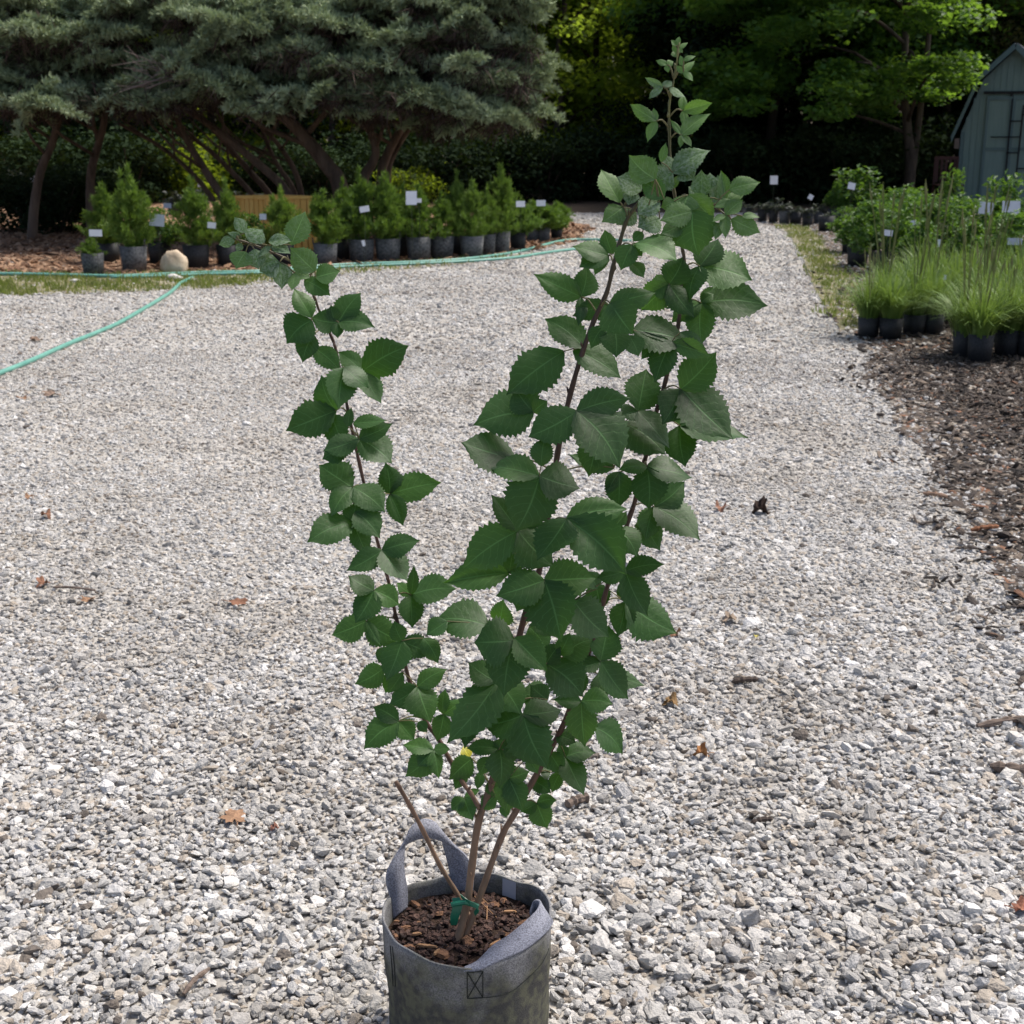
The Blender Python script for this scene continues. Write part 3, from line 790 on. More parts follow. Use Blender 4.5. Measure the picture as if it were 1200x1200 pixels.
def leaflet_mesh(seed, mat, broad=1.0):
    q = random.Random(seed)
    nt_ = 11
    ts, hs = [0.0], [0.03]
    pk = q.uniform(0.36, 0.46)
    def prof(t):
        if t < pk: return math.sin(math.pi / 2 * (t / pk)) ** 0.72
        s = (t - pk) / (1 - pk)
        return (1 - s ** 1.95) ** 0.98 * (1 - 0.20 * s * s) * (1 - 0.5 * max(0, s - .6) / .4)
    rows = []; asy = q.uniform(-.14, .14)
    rows.append((0.0, 0.02, 0.02))
    rows.append((0.035, prof(0.035) * 0.5, prof(0.035) * 0.5))
    t = 0.09
    step = 0.905 / (2 * nt_)
    for k in range(nt_ * 2):
        tt = 0.09 + k * step
        am = 0.115 * (1.15 - .4 * tt) if k % 2 else -0.045
        l = prof(tt) * 0.5 * (1 + am * q.uniform(0.2, 1.7)) * (1 + asy * math.sin(3 * tt)); r = prof(tt) * 0.5 * (1 + am * q.uniform(0.5, 1.5))
        rows.append((tt, max(l, .006), max(r, .006)))
    rows.append((1.0, 0.0015, 0.0015))
    V, uv, Fc = [], [], []
    fold = q.uniform(0.08, 0.38); arch = q.uniform(0.3, 1.1); tw = q.uniform(-0.7, 0.7); w1 = q.uniform(0, 6); bend = q.uniform(-0.09, 0.09); cup = q.uniform(-0.15, 0.5)
    cols = (-1, -0.62, -0.3, 0, 0.3, 0.62, 1)
    for t, l, r in rows:
        for c in cols:
            h = l if c < 0 else r
            y = c * h
            z = fold * abs(y) * (1.0 - 0.4 * abs(c)) + arch * 0.42 * t * (1 - t) - cup * y * y * 0.9 + tw * y * (t - 0.2) * 0.7 + 0.02 * math.sin(7 * t + w1 + 3 * c) * abs(c)
            V.append((t - 0.02 * abs(c) * (0.5 - t), y + bend * math.sin(math.pi * t), z))
            uv.append((t, 0.5 + 0.5 * c * (0.96 if abs(c) == 1 else 1)))
    m = len(cols)
    for i in range(len(rows) - 1):
        for j in range(m - 1):
            Fc.append((i * m + j, (i + 1) * m + j, (i + 1) * m + j + 1, i * m + j + 1))
    return mesh_np('leaflet', V, Fc, mat, True, uv)
LEAFM = {k: [leaflet_mesh(100 + 7 * i + ord(k), LM[k]) for i in range(18 if k == 'g' else 7)] for k in LM}
M_STALK = surf('leaf_stalk', [(0.3, (0.10, 0.10, 0.04)), (0.7, (0.17, 0.15, 0.07))], 80, 0.6)

# stem, offset in depth (cm, minus = nearer), junction, then leaflets: tip, width [, base] [, look]
LEAVES = """
A 0 277 281 m; 257 287 13 275 282; 275 255 15 286 273; 267 273 11 283 278; 277 295 11 283 285
A -1 292 286 m; 277 314 23 288 295 y; 303 315 19 298 292; 307 269 21 292 283; 303 302 11 317 288
A -1 320 289 m; 342 283 16 315 283; 340 297 15 318 288; 357 249 24 341 287 y
A -3 369 318 y; 341 291 30; 398 318 20 370 325 l; 386 346 24 357 328 l
A -3 328 307 m; 305 318 26 327 307; 330 338 23; 342 340 15 345 320 y; 363 326 16 346 320 y
A -3 367 392 g; 345 339 22 365 372; 337 402 36 365 375; 355 424 25; 398 434 23 368 408
A -4 397 378 g; 422 344 29; 438 384 23; 365 372 28; 388 358 17 393 377; 396 396 14
A 3 425 435 g; 477 406 39; 397 413 23; 446 472 27
A -7 403 431 g; 397 478 37; 431 454 23
A -2 394 481 g; 377 441 27; 337 504 37; 402 526 25 388 486
A -5 421 514 g; 459 497 24; 458 542 37; 380 528 23; 452 493 18 414 496; 379 538 25 410 526; 412 478 14 408 500
A -1 413 571 g; 375 546 35; 389 605 29; 450 599 31
A 2 457 579 g; 452 543 25; 515 566 33; 472 615 25
A -3 414 612 g; 362 635 33; 430 650 27; 444 630 36 416 600; 419 588 26
A -6 448 645 g; 491 634 25; 477 680 37; 407 668 27
A -3 438 692 g; 409 675 26; 417 729 35; 467 709 24
A 2 482 697 g; 533 690 31; 483 735 28; 485 663 15; 465 683 17
A -2 429 728 l; 390 744 33; 468 750 31; 446 756 16
A -5 471 751 g; 507 765 28; 453 797 33; 513 777 20 496 748; 462 728 18
A 2 450 783 g; 417 801 26; 444 777 16 452 758; 452 812 18 463 788
A -4 489 805 g; 523 785 21; 457 825 29; 504 846 35; 455 812 17 472 788
A -2 467 845 g; 438 829 25; 428 877 31; 485 867 25; 500 858 15 490 846
A 0 520 837 l; 522 808 17; 543 820 18; 512 868 23
A -2 508 879 l; 473 873 20; 527 878 15; 476 909 29; 514 912 18; 490 898 22
B 1 730 243 y; 705 200 28 726 237; 706 260 22; 724 208 24 752 223 m; 723 263 22 745 248 m; 736 240 17 742 224 m
B -1 768 210 y; 738 183 29; 752 212 22 778 233 l; 748 251 24 773 237 m; 748 266 25 773 256 m; 742 283 13 753 272 l
B 1 713 300 l; 709 270 20 718 298; 672 289 24; 680 313 19; 697 322 15
B -3 740 287 l; 728 316 26; 754 325 17 738 308; 792 305 28 745 285; 752 300 18
B 2 681 348 g; 627 322 29; 687 312 29; 678 381 15; 672 370 26 713 357
B -5 715 355 l; 767 343 26; 741 391 41; 728 372 22
B -2 720 385 g; 722 418 32; 748 417 22 737 393; 693 408 20 707 382
B 0 685 408 g; 640 375 33; 596 461 48 660 412; 726 442 36 672 410
B -2 625 483 g; 603 454 35; 557 498 47; 641 470 18
B -6 676 482 g; 737 467 35; 725 546 59; 621 511 41
B 2 720 548 g; 690 557 36 700 508; 668 533 24; 700 540 30 722 520
B -3 605 538 g; 543 519 39; 560 548 22
B -7 632 558 g; 574 547 33; 605 622 59; 678 572 41; 638 513 26 634 546
B -4 607 622 g; 545 665 47; 577 581 26; 648 663 39; 637 602 17 615 618
B -8 664 608 g; 630 655 41; 733 597 33; 732 671 54
B -2 597 671 g; 523 683 35; 603 640 20; 612 655 18 596 672
B -7 638 680 g; 583 698 43; 698 677 42; 657 749 53; 606 716 25 620 690
B -5 672 704 g; 712 745 41; 688 670 20 700 690; 700 677 22 732 669
B 0 573 734 g; 511 727 39; 500 744 20 524 728; 590 703 27 585 733
B -7 602 751 g; 557 753 50; 591 814 49; 640 786 35 603 748 l
B 3 628 725 g; 648 745 27; 640 765 30 620 735
B -2 582 799 g; 550 777 28; 526 869 46; 609 836 38; 545 876 28 560 830
B -6 613 838 g; 568 850 37; 657 832 31; 641 899 47
B 0 642 820 g; 609 815 29; 622 803 24
B -3 640 778 g; 682 815 47; 657 755 22; 694 750 31 660 770 l; 668 742 22 655 768 l
B -5 585 878 g; 585 922 33; 548 877 20; 563 908 18 573 887; 617 886 26 592 866; 590 866 16
B 2 553 889 l; 527 913 27; 533 925 16 546 904; 543 875 15 550 888 x
B 1 544 935 l; 529 949 16; 554 961 21; 562 926 12
B 0 581 932 l; 565 949 19; 559 925 13 563 904; 575 912 20
B -4 596 912 l; 593 951 28; 620 904 20; 612 950 28; 593 958 14 592 942; 630 906 16 619 887
C 0 795 57 y; 796 43 7 794 53; 787 47 7 792 54; 788 53 7 793 62; 806 50 7 797 57; 786 64 7 793 63; 800 62 6
C 0 782 76 y; 769 71 9; 789 72 9; 783 85 9
C -1 801 84 y; 815 66 8 801 71; 797 65 8 800 77; 814 72 12; 793 77 9 800 86; 812 95 10
C -1 777 102 m; 756 91 12; 761 116 11; 787 95 11; 803 114 11 784 103
C 0 800 130 y; 834 121 16; 804 151 12; 801 112 11
C -2 799 158 y; 786 141 9; 832 134 18; 797 173 10; 810 172 11
C -2 769 142 y; 739 123 15; 766 127 10; 759 166 13
C -2 788 202 m; 831 177 26; 813 211 22 797 198; 765 216 26; 777 182 16; 780 168 12 775 190 y; 798 204 11 788 221 y
C -3 823 231 m; 822 200 21; 832 203 16 832 222; 841 206 18 838 240; 845 201 16 850 236 y; 807 219 17
E -3 838 240 y; 890 214 22 855 222; 872 227 14 852 237; 837 243 12 858 235
C -6 806 229 y; 795 250 26; 836 259 24; 775 243 16 790 236
E -4 850 252 y; 870 235 16; 890 255 11 870 253; 890 272 20 857 257; 850 279 14; 835 260 10; 838 281 13 846 260
C -7 812 248 y; 818 298 50 812 246 l; 775 258 26; 775 274 22 800 262 l
C 0 820 312 g; 879 328 41; 841 281 32; 809 353 32
C -1 784 333 g; 800 302 34; 761 336 28; 813 371 25; 752 363 32
C 1 822 355 g; 897 358 43; 822 403 31; 838 336 16 l; 788 378 20 l; 836 345 14 l
C -5 786 402 g; 743 388 8; 808 402 37 742 387; 831 417 20; 768 447 32; 752 421 15 767 405; 827 409 18 797 390
C -2 798 456 g; 838 414 45; 857 513 49; 777 496 35
C 2 797 499 g; 874 513 33; 803 546 37; 806 482 22 l; 820 500 16 l
C -1 748 482 g; 757 434 36; 784 525 32; 728 489 20; 778 531 47 731 496
C -3 758 547 g; 810 560 32; 760 595 39; 726 551 17
C 0 726 553 g; 725 595 29; 712 580 18
C 1 767 594 g; 801 565 32; 818 632 39; 757 632 28; 773 644 30 750 605
C -2 720 618 g; 746 652 32; 734 600 17; 708 610 18
C -2 733 669 g; 777 662 26; 758 720 39; 712 660 20
C 1 733 705 g; 791 741 43; 724 745 30; 728 680 15; 702 718 28 697 683
C -1 704 775 g; 713 734 34; 673 784 20; 735 818 36
C 1 701 790 g; 754 803 24; 711 817 24; 682 814 16 680 785
C -4 681 822 g; 649 820 18; 717 825 26; 685 873 36; 728 883 31 696 852
C 0 663 887 g; 674 870 22 652 862; 697 883 22; 684 931 30; 659 907 21 643 881 l; 655 872 16
C 1 645 905 g; 647 928 17 657 905; 645 929 19 623 914; 632 902 18
C 1 629 941 l; 652 938 16; 610 951 16; 641 970 25
"""
CAMP = Vector((0, 0, CAM_H))
lr = random.Random(5)
for line in LEAVES.strip().splitlines():
    head, *ls = line.split(';')
    k, d, jx, jy, look = head.split()
    d = float(d) / 100; jx = float(jx); jy = float(jy)
    sp = stem_at(k, jx, jy)
    Yj = sp.y + d * 1.15 + lr.uniform(-.012, .012)
    J = P(jx, jy, Yj)
    mid = sp.lerp(J, 0.55) + Vector((0, 0, 0.006))
    stalk = MB(); stalk.tube(spline([sp, mid, J], 3), [.0013] * 4 + [.0011] * 3, 5)
    for l in ls:
        t = l.split(); lk = look
        if t[-1].isalpha(): lk = t.pop()
        t = [float(q) for q in t]
        if len(t) == 5:
            b3 = P(t[3], t[4], Yj)
            if (b3 - J).length > 0.004: stalk.tube([J, J.lerp(b3, .5) + Vector((0, 0, .002)), b3], .0009, 5, False)
    so = stalk.obj('leaf_stalk', M_STALK, shrub, J, True)
    wtilt = Vector((lr.gauss(0, .28), 0, lr.gauss(0, .2)))
    for l in ls:
        t = l.split(); lk = look
        if t[-1].isalpha(): lk = t.pop()
        t = [float(q) for q in t]
        tx, ty, w = t[:3]
        if lk == 'g' and lr.random() < .2: lk = 'l'
        bx, by = (t[3], t[4]) if len(t) == 5 else (jx, jy)
        B = P(bx, by, Yj)
        pl = math.hypot(tx - bx, ty - by)
        mpp = (B - CAMP).length / FPX
        off = (0.42 * (by - ty) + lr.gauss(0, .16) * pl) * mpp
        T = P(tx, ty, Yj + off)
        ax = T - B; L = ax.length; ax.normalize()
        view = (CAMP - B).normalized()
        n0 = (view * .8 + Vector((0, 0, .55)) + wtilt + Vector((lr.gauss(0, .22), 0, lr.gauss(0, .22)))).normalized()
        nn = (n0 - ax * n0.dot(ax)).normalized()
        wd_ = nn.cross(ax)
        side = (ax - view * ax.dot(view)).normalized().cross(view)
        f = max(.62, abs(wd_.dot(side)))
        W = w * mpp / f * lr.uniform(.97, 1.13) * (0.74 if w < 13 else 0.9 if w < 18 else 1)
        m = Matrix((ax, wd_, nn)).transposed()
        ob = link('leaflet', lr.choice(LEAFM[lk]), so, B, m.to_euler(), (L * 1.03, W, L * lr.uniform(.55, .9)))
# ================================================================ woods behind
def leaf_cloud(C, size, up=0.5, asp=0.62):
    """one folded pointed leaf per centre; size per leaf"""
    n = len(C)
    nrm = rng.normal(0, 1, (n, 3)); nrm[:, 2] = np.abs(nrm[:, 2]) + up * 1.6
    nrm /= np.linalg.norm(nrm, axis=1)[:, None]
    a = rng.normal(0, 1, (n, 3)); a -= nrm * (a * nrm).sum(1)[:, None]; a /= np.linalg.norm(a, axis=1)[:, None]
    b = np.cross(nrm, a)
    s = np.broadcast_to(np.asarray(size, float), (n,))[:, None] * rng.uniform(0.65, 1.35, (n, 1))
    V = np.stack([C - a * s * .5, C + b * s * asp * .5 + nrm * s * .1 - a * s * .05, C + a * s * .5 - nrm * s * .12, C - b * s * asp * .5 + nrm * s * .1 - a * s * .05], 1).reshape(-1, 3)
    i = np.arange(n)[:, None] * 4
    F = np.concatenate([i + np.array([[0, 1, 2]]), i + np.array([[0, 2, 3]])])
    return V, F
def clumps(n, centers, radii, flat=0.6, shell=0.35):
    k = rng.integers(0, len(centers), n)
    d = rng.normal(0, 1, (n, 3)); d /= np.linalg.norm(d, axis=1)[:, None]
    r = rng.random(n) ** shell
    off = d * r[:, None] * np.asarray(radii)[k][:, None]; off[:, 2] *= flat
    return np.asarray(centers)[k] + off

M_TRUNK = surf('tree_bark', [(0.3, (0.035, 0.026, 0.02)), (0.7, (0.11, 0.085, 0.065))], 7, 0.9, 0.8, 16, stretch=(1, 1, 0.2))
M_WOODS = foliage('woodland_leaves', [(0.3, (0.022, 0.045, 0.010)), (0.55, (0.045, 0.085, 0.018)), (0.75, (0.085, 0.135, 0.026))], 1.2, 0.42, (0.36, 0.48, 0.03), rand=0.3, spec=.12)
M_DARKLEAF = foliage('evergreen_leaves', [(0.3, (0.011, 0.022, 0.011)), (0.7, (0.032, 0.056, 0.024))], 1.5, 0.10, (0.05, 0.09, 0.01), rand=0.2, rough=.8, spec=.06)
M_MAPLE = foliage('maple_leaves', [(0.3, (0.035, 0.09, 0.022)), (0.55, (0.065, 0.145, 0.036)), (0.75, (0.11, 0.21, 0.055))], 1.6, 0.40, (0.26, 0.46, 0.04), rand=0)
M_OLIVE = foliage('olive_brown_leaves', [(0.3, (0.05, 0.06, 0.025)), (0.55, (0.09, 0.095, 0.04)), (0.75, (0.15, 0.12, 0.05))], 2.5, 0.3, (0.22, 0.22, 0.05), rand=0)

def tree_proto(seed, rad, z0, z1, nlow, leaf):
    """crown from z0 to z1, fine leaves where the camera can see them, coarse above"""
    q = np.random.default_rng(seed)
    cen, rr = [], []
    for i in range(60):
        z = q.uniform(z0, z1); t = (z - z0) / (z1 - z0)
        rmax = rad * (0.75 + 0.5 * math.sin(math.pi * min(1, t * 1.1))) * (1 - 0.55 * max(0, t - .6) / .4)
        a = q.uniform(0, 6.283); r = rmax * math.sqrt(q.uniform(.12, 1))
        cen.append((r * math.cos(a), r * math.sin(a), z)); rr.append(q.uniform(.55, 1.15))
    cen = np.array(cen); rr = np.array(rr)
    lo = cen[:, 2] < 5.6
    C1 = clumps(nlow, cen[lo], rr[lo], .55, .45); C2 = clumps(int(nlow * .35), cen[~lo], rr[~lo] * 1.25, .6, .5)
    V1, F1 = leaf_cloud(C1, leaf); V2, F2 = leaf_cloud(C2, leaf * 2.4)
    return np.concatenate([V1, V2]), np.concatenate([F1, F2 + len(V1)]), cen
def trunk_mesh(seed, h, r, cen=None):
    q = random.Random(seed)
    pts = [Vector((0, 0, -0.05))]
    for i in range(1, 7): pts.append(Vector((q.uniform(-.14, .14) * i * .4, q.uniform(-.14, .14) * i * .4, h * i / 6)))
    mb = MB(); sp = spline(pts, 3)
    mb.tube(sp, [r * (1.35 if i == 0 else 1) * (1 - .75 * i / len(sp)) for i in range(len(sp))], 9)
    for i in range(9):
        b = sp[q.randrange(len(sp) // 4, len(sp) - 2)]
        a = q.uniform(0, 6.28); L = q.uniform(1.2, 2.4)
        e = b + Vector((math.cos(a) * L, math.sin(a) * L, q.uniform(.3, 1.2)))
        mb.tube(spline([b, b.lerp(e, .5) + Vector((0, 0, .2)), e], 3), [r * .4, r * .36, r * .32, r * .28, r * .22, r * .15, r * .1], 6)
    return mb.mesh('trunk', M_TRUNK, True)
PROTO = []
V, F, c = tree_proto(48, 2.2, 0.9, 6.2, 8000, 0.15)
M_SUNNY = foliage('sun_painted_leaves', [(0.3, (0.05, 0.085, 0.012)), (0.55, (0.11, 0.16, 0.022)), (0.75, (0.19, 0.24, 0.035))], 1.5, 0.5, (0.42, 0.58, 0.05), rand=0.2, spec=.1)  # sunlight put into the colour: a brighter copy of the woodland leaves
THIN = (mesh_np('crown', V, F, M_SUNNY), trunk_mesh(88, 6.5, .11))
for i in range(3):
    V, F, c = tree_proto(50 + i, 2.5, 1.6 if i else 2.6, 11.5, 9000, 0.15)
    PROTO.append((mesh_np('crown', V, F, M_WOODS), trunk_mesh(90 + i, 10, .15)))
V, F, c = tree_proto(60, 2.3, 0.15, 10.5, 9500, 0.17)
DARK = [(mesh_np('crown', V, F, M_DARKLEAF), trunk_mesh(95, 9.5, .14))]
V, F, c = tree_proto(61, 2.4, 0.1, 9, 9500, 0.16)
DARK.append((mesh_np('crown', V, F, M_DARKLEAF), trunk_mesh(96, 8.5, .12)))
def plant_tree(name, proto, px, Y, sc_, label, cat='tree', group='trees of the dark wood'):
    x = XG(px, Y)
    t = thing(name, (x, Y, 0), label, cat, group)
    rz = rnd.uniform(0, 6.28)
    link('crown', proto[0], t, (x, Y, 0), (0, 0, rz), (sc_, sc_, sc_ * rnd.uniform(.92, 1.08)))
    link('trunk', proto[1], t, (x, Y, 0), (0, 0, rz), (sc_, sc_, sc_))
    return t
LW = 'slender broadleaf tree with light green leaves at the edge of the wood'
LD = 'dense dark evergreen tree standing in the wood'
for px, Y, s in ((652, 34, 1.0), (700, 36, 1.05), (560, 36, .95), (612, 41, 1.1), (728, 40, .9), (690, 39, .85), (640, 37, .8), (215, 37, .8), (668, 46, 1.15), (510, 43, 1.05), (440, 38, 1.0), (250, 36, 1.0), (190, 40, 1.1), (330, 42, 1.1), (60, 38, 1.0), (-60, 36, 1.1), (1250, 40, 1.1), (-330, 38, 1.1), (-560, 40, 1.1), (-800, 40, 1.1), (1480, 38, 1.1), (1700, 40, 1.1)):
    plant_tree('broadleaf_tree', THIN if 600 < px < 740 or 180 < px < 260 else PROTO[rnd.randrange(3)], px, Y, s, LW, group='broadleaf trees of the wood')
for px, Y, s in ((802, 33, .62), (855, 35, .75), (905, 32, .95), (960, 35, 1.1), (1020, 34, 1.0), (1085, 36, 1.1), (1150, 37, 1.1), (838, 41, .85), (930, 41, 1.2), (1040, 42, 1.2), (1130, 43, 1.2), (1220, 45, 1.2), (880, 46, 1.2), (140, 33, .9), (80, 44, 1.1), (10, 34, 1.0), (390, 35, .8), (470, 48, 1.1), (290, 47, 1.1), (560, 52, 1.1), (-120, 40, 1.1), (1330, 40, 1.1), (400, 46, 1.15), (180, 50, 1.2), (-220, 36, 1.1), (-300, 44, 1.2), (-420, 38, 1.1), (-520, 46, 1.2), (-640, 38, 1.1), (-760, 46, 1.2), (-900, 38, 1.1), (1400, 36, 1.1), (1460, 44, 1.2), (1560, 37, 1.1), (1640, 46, 1.2), (1780, 38, 1.1)):
    plant_tree('evergreen_tree', DARK[rnd.randrange(2)], px, Y, s, LD, group='dark evergreen trees of the wood')
V, F, c = tree_proto(49, 2.6, 2.3, 7.5, 11000, 0.13)
FILL = (mesh_np('crown', V, F, M_MAPLE), trunk_mesh(87, 7.5, .12))
for px, Y, lab in ((905, 31.5, 'green broadleaf tree filling the wood edge between the tall shoot and the maple'), (1010, 32.5, 'green broadleaf tree just behind the maple crown'), (1105, 33.5, 'green broadleaf tree between the maple and the shed')):
    plant_tree('broadleaf_tree', FILL, px, Y, 1.0, lab, group='broadleaf trees of the wood')
# far wood that reads as one mass
cen = np.stack([rng.uniform(-62, 62, 620), rng.uniform(54, 64, 620), rng.uniform(0, 13, 620)], 1)
C = clumps(60000, cen, rng.uniform(1.2, 2.4, 620), .7, .5)
V, F = leaf_cloud(C, 0.55)
tag(world_mesh('woodland', V, F, M_WOODS, None, (0, 59, 0)), 'far wood closing the view behind the nearer trees', 'woodland', kind='stuff')

# low understorey of the wood edge
def bush_mesh(seed, rad, h, n, leaf, mat):
    q = np.random.default_rng(seed)
    cen = np.stack([q.uniform(-rad * .6, rad * .6, 22), q.uniform(-rad * .6, rad * .6, 22), q.uniform(.1 * h, .85 * h, 22)], 1)
    C = clumps(n, cen, q.uniform(.25, .45, 22) * rad, .75, .4)
    V, F = leaf_cloud(C, leaf)
    return mesh_np('foliage', V, F, mat)
def stems_mesh(seed, rad, h, n=5):
    q = random.Random(seed); mb = MB()
    for i in range(n):
        a = q.uniform(0, 6.28)
        mb.tube([(0, 0, -.02), (math.cos(a) * rad * .25, math.sin(a) * rad * .25, h * .4), (math.cos(a) * rad * .6, math.sin(a) * rad * .6, h * .85)], [.03, .022, .008], 6)
    return mb.mesh('branches', M_TRUNK, True)
UB = [bush_mesh(5, 1.3, 1.5, 3600, .12, M_DARKLEAF), bush_mesh(6, 1.2, 1.2, 3400, .11, M_WOODS)]
US = stems_mesh(7, 1.2, 1.3)
def bush(px, Y, s, k, label, group, name='bush'):
    x = XG(px, Y)
    t = thing(name, (x, Y, 0), label, 'bush', group)
    rz = rnd.uniform(0, 6.28)
    link('foliage', UB[k], t, (x, Y, 0), (0, 0, rz), (s, s, s)); link('branches', US, t, (x, Y, 0), (0, 0, rz), (s, s, s))
for px, Y, s, k in ((520, 29.5, .9, 0), (580, 30.5, 1.0, 0), (640, 30, .9, 0), (700, 31, 1.0, 0), (755, 30, 1.0, 0), (820, 29.5, .9, 0), (870, 29, 1.0, 0), (930, 29.5, 1.0, 0), (990, 29, 1.0, 0), (1050, 30, 1.1, 0), (450, 31, 1.0, 0), (150, 29, 1.0, 0), (20, 28, 1.0, 0), (80, 30, 1.0, 0), (380, 29, .8, 0), (320, 31, .9, 0)):
    bush(px, Y, s, k, 'low dark evergreen bush at the foot of the wood', 'dark bushes along the wood edge')
for px, Y, s, k in ((205, 30, 1.0, 1), (245, 32, 1.1, 1), (300, 34, 1.1, 1), (480, 28.5, .6, 1), (110, 32, .8, 1), (35, 31, .7, 1)):
    bush(px, Y, s, k, 'light green bush behind the leaning conifer trunks', 'light bushes behind the conifers')

# the maple beside the shed
mx_, mY = XG(1068, 28.6), 28.6
t = thing('maple_tree', (mx_, mY, 0), 'spreading maple with sunlit leaves overhanging the driveway beside the shed', 'tree')
cen, rr = [], []
q = np.random.default_rng(3)
for i in range(230):
    a = q.uniform(0, 6.283); z = q.uniform(2.1, 8.0)
    rm = 3.1 * math.sin(math.pi * (0.30 + 0.62 * (z - 2.0) / 6.2)); r = rm * math.sqrt(q.uniform(.2, 1))
    if -1.75 + r * math.cos(a) > .35: continue
    cen.append((-1.75 + r * math.cos(a), -.3 + r * math.sin(a), z + .15 * r * (z < 3.2) * -1)); rr.append(q.uniform(.35, .75))
cen = np.array(cen); rr = np.array(rr)
lo = cen[:, 2] < 4.9
V1, F1 = leaf_cloud(clumps(26000, cen[lo], rr[lo], .38, .5), .115, .9, .85); V2, F2 = leaf_cloud(clumps(6000, cen[~lo], rr[~lo], .5, .5), .3, .8)
link('crown', mesh_np('crown', np.concatenate([V1, V2]), np.concatenate([F1, F2 + len(V1)]), M_MAPLE), t, (mx_, mY, 0))
mb = MB()
trk = spline([Vector((0, 0, -.05)), Vector((.02, 0, .8)), Vector((-.10, .05, 1.6)), Vector((-.25, 0, 2.6)), Vector((-.3, 0, 5))], 4)
mb.tube(trk, [.13 * (1 - .6 * i / 16) for i in range(17)], 9)
mb.tube(spline([Vector((.05, 0, .5)), Vector((.14, .1, 1.5)), Vector((.2, .1, 2.8)), Vector((.2, 0, 4.2))], 3), [.085 * (1 - .06 * i) for i in range(10)], 8)
for i in range(8):
    b = trk[7 + i % 9]; a = rnd.uniform(0, 6.28); e = b + Vector((-abs(math.cos(a)) * 2.2, math.sin(a) * 2.0, rnd.uniform(.1, 1)))
    mb.tube(spline([b, b.lerp(e, .5) + Vector((0, 0, .25)), e], 2), [.045, .04, .03, .022, .01], 6)
link('trunk', mb.mesh('trunk', M_TRUNK, True), t, (mx_, mY, 0))
# olive tree-top over the shed
ox, oY = XG(1195, 33.0), 33.0
t = thing('ornamental_tree', (ox, oY, 0), 'tree with olive brown leaves rising behind the shed roof', 'tree')
q = np.random.default_rng(9)
cen = np.stack([q.uniform(-2.6, 2.6, 70), q.uniform(-1.6, 1.6, 70), q.uniform(2.6, 7.5, 70)], 1)
V, F = leaf_cloud(clumps(17000, cen, q.uniform(.4, .8, 70), .7, .5), .12)
link('crown', mesh_np('crown', V, F, M_OLIVE), t, (ox, oY, 0))
link('trunk', trunk_mesh(33, 6, .14), t, (ox, oY, 0))

# ================================================================ the big blue-green conifers
from mathutils import noise as mnoise
M_BLUE = foliage('conifer_needles', [(0.28, (0.145, 0.19, 0.105)), (0.5, (0.28, 0.35, 0.21)), (0.72, (0.45, 0.53, 0.355))], 2.2, 0.14, (0.24, 0.28, 0.10), 0.8, rand=0, spec=.1)
M_BROWNTWIG = surf('dead_twigs', [(0.3, (0.025, 0.018, 0.014)), (0.7, (0.075, 0.05, 0.04))], 4, 0.95)
M_CTRUNK = surf('conifer_bark', [(0.3, (0.06, 0.04, 0.03)), (0.7, (0.20, 0.145, 0.11))], 9, 0.9, 0.9, 20, stretch=(1, 1, .15))
def sprays(C, D, L, w, k=5, spread=.75):
    """tuft of k narrow needled twigs at each centre, pointing about D"""
    n = len(C)
    Vs, Fs = [], []
    for j in range(k):
        d = D + rng.normal(0, spread, (n, 3)); d /= np.linalg.norm(d, axis=1)[:, None]
        s = rng.normal(0, 1, (n, 3)); s -= d * (s * d).sum(1)[:, None]; s /= np.linalg.norm(s, axis=1)[:, None]
        l = (L * rng.uniform(.6, 1.3, n))[:, None]; ww = l * w
        Vs.append(np.stack([C, C + d * l * .45 + s * ww, C + d * l, C + d * l * .45 - s * ww], 1).reshape(-1, 3))
        i = np.arange(n)[:, None] * 4 + j * n * 4
        Fs.append(np.concatenate([i + np.array([[0, 1, 2]]), i + np.array([[0, 2, 3]])]))
    return np.concatenate(Vs), np.concatenate(Fs)
def tufts(C, D, L, w, k, spread):
    """little brush of k pointed needles at each centre"""
    n = len(C)
    C = np.repeat(C, k, 0); D = np.repeat(D, k, 0)
    d = D + rng.normal(0, spread, C.shape); d /= np.linalg.norm(d, axis=1)[:, None]
    s = rng.normal(0, 1, C.shape); s -= d * (s * d).sum(1)[:, None]; s /= np.linalg.norm(s, axis=1)[:, None]
    l = L * rng.uniform(.55, 1.3, (n * k, 1))
    V = np.stack([C + d * l * .12 - s * l * w, C + d * l * .12 + s * l * w, C + d * l], 1).reshape(-1, 3)
    return V, np.arange(n * k * 3).reshape(-1, 3)
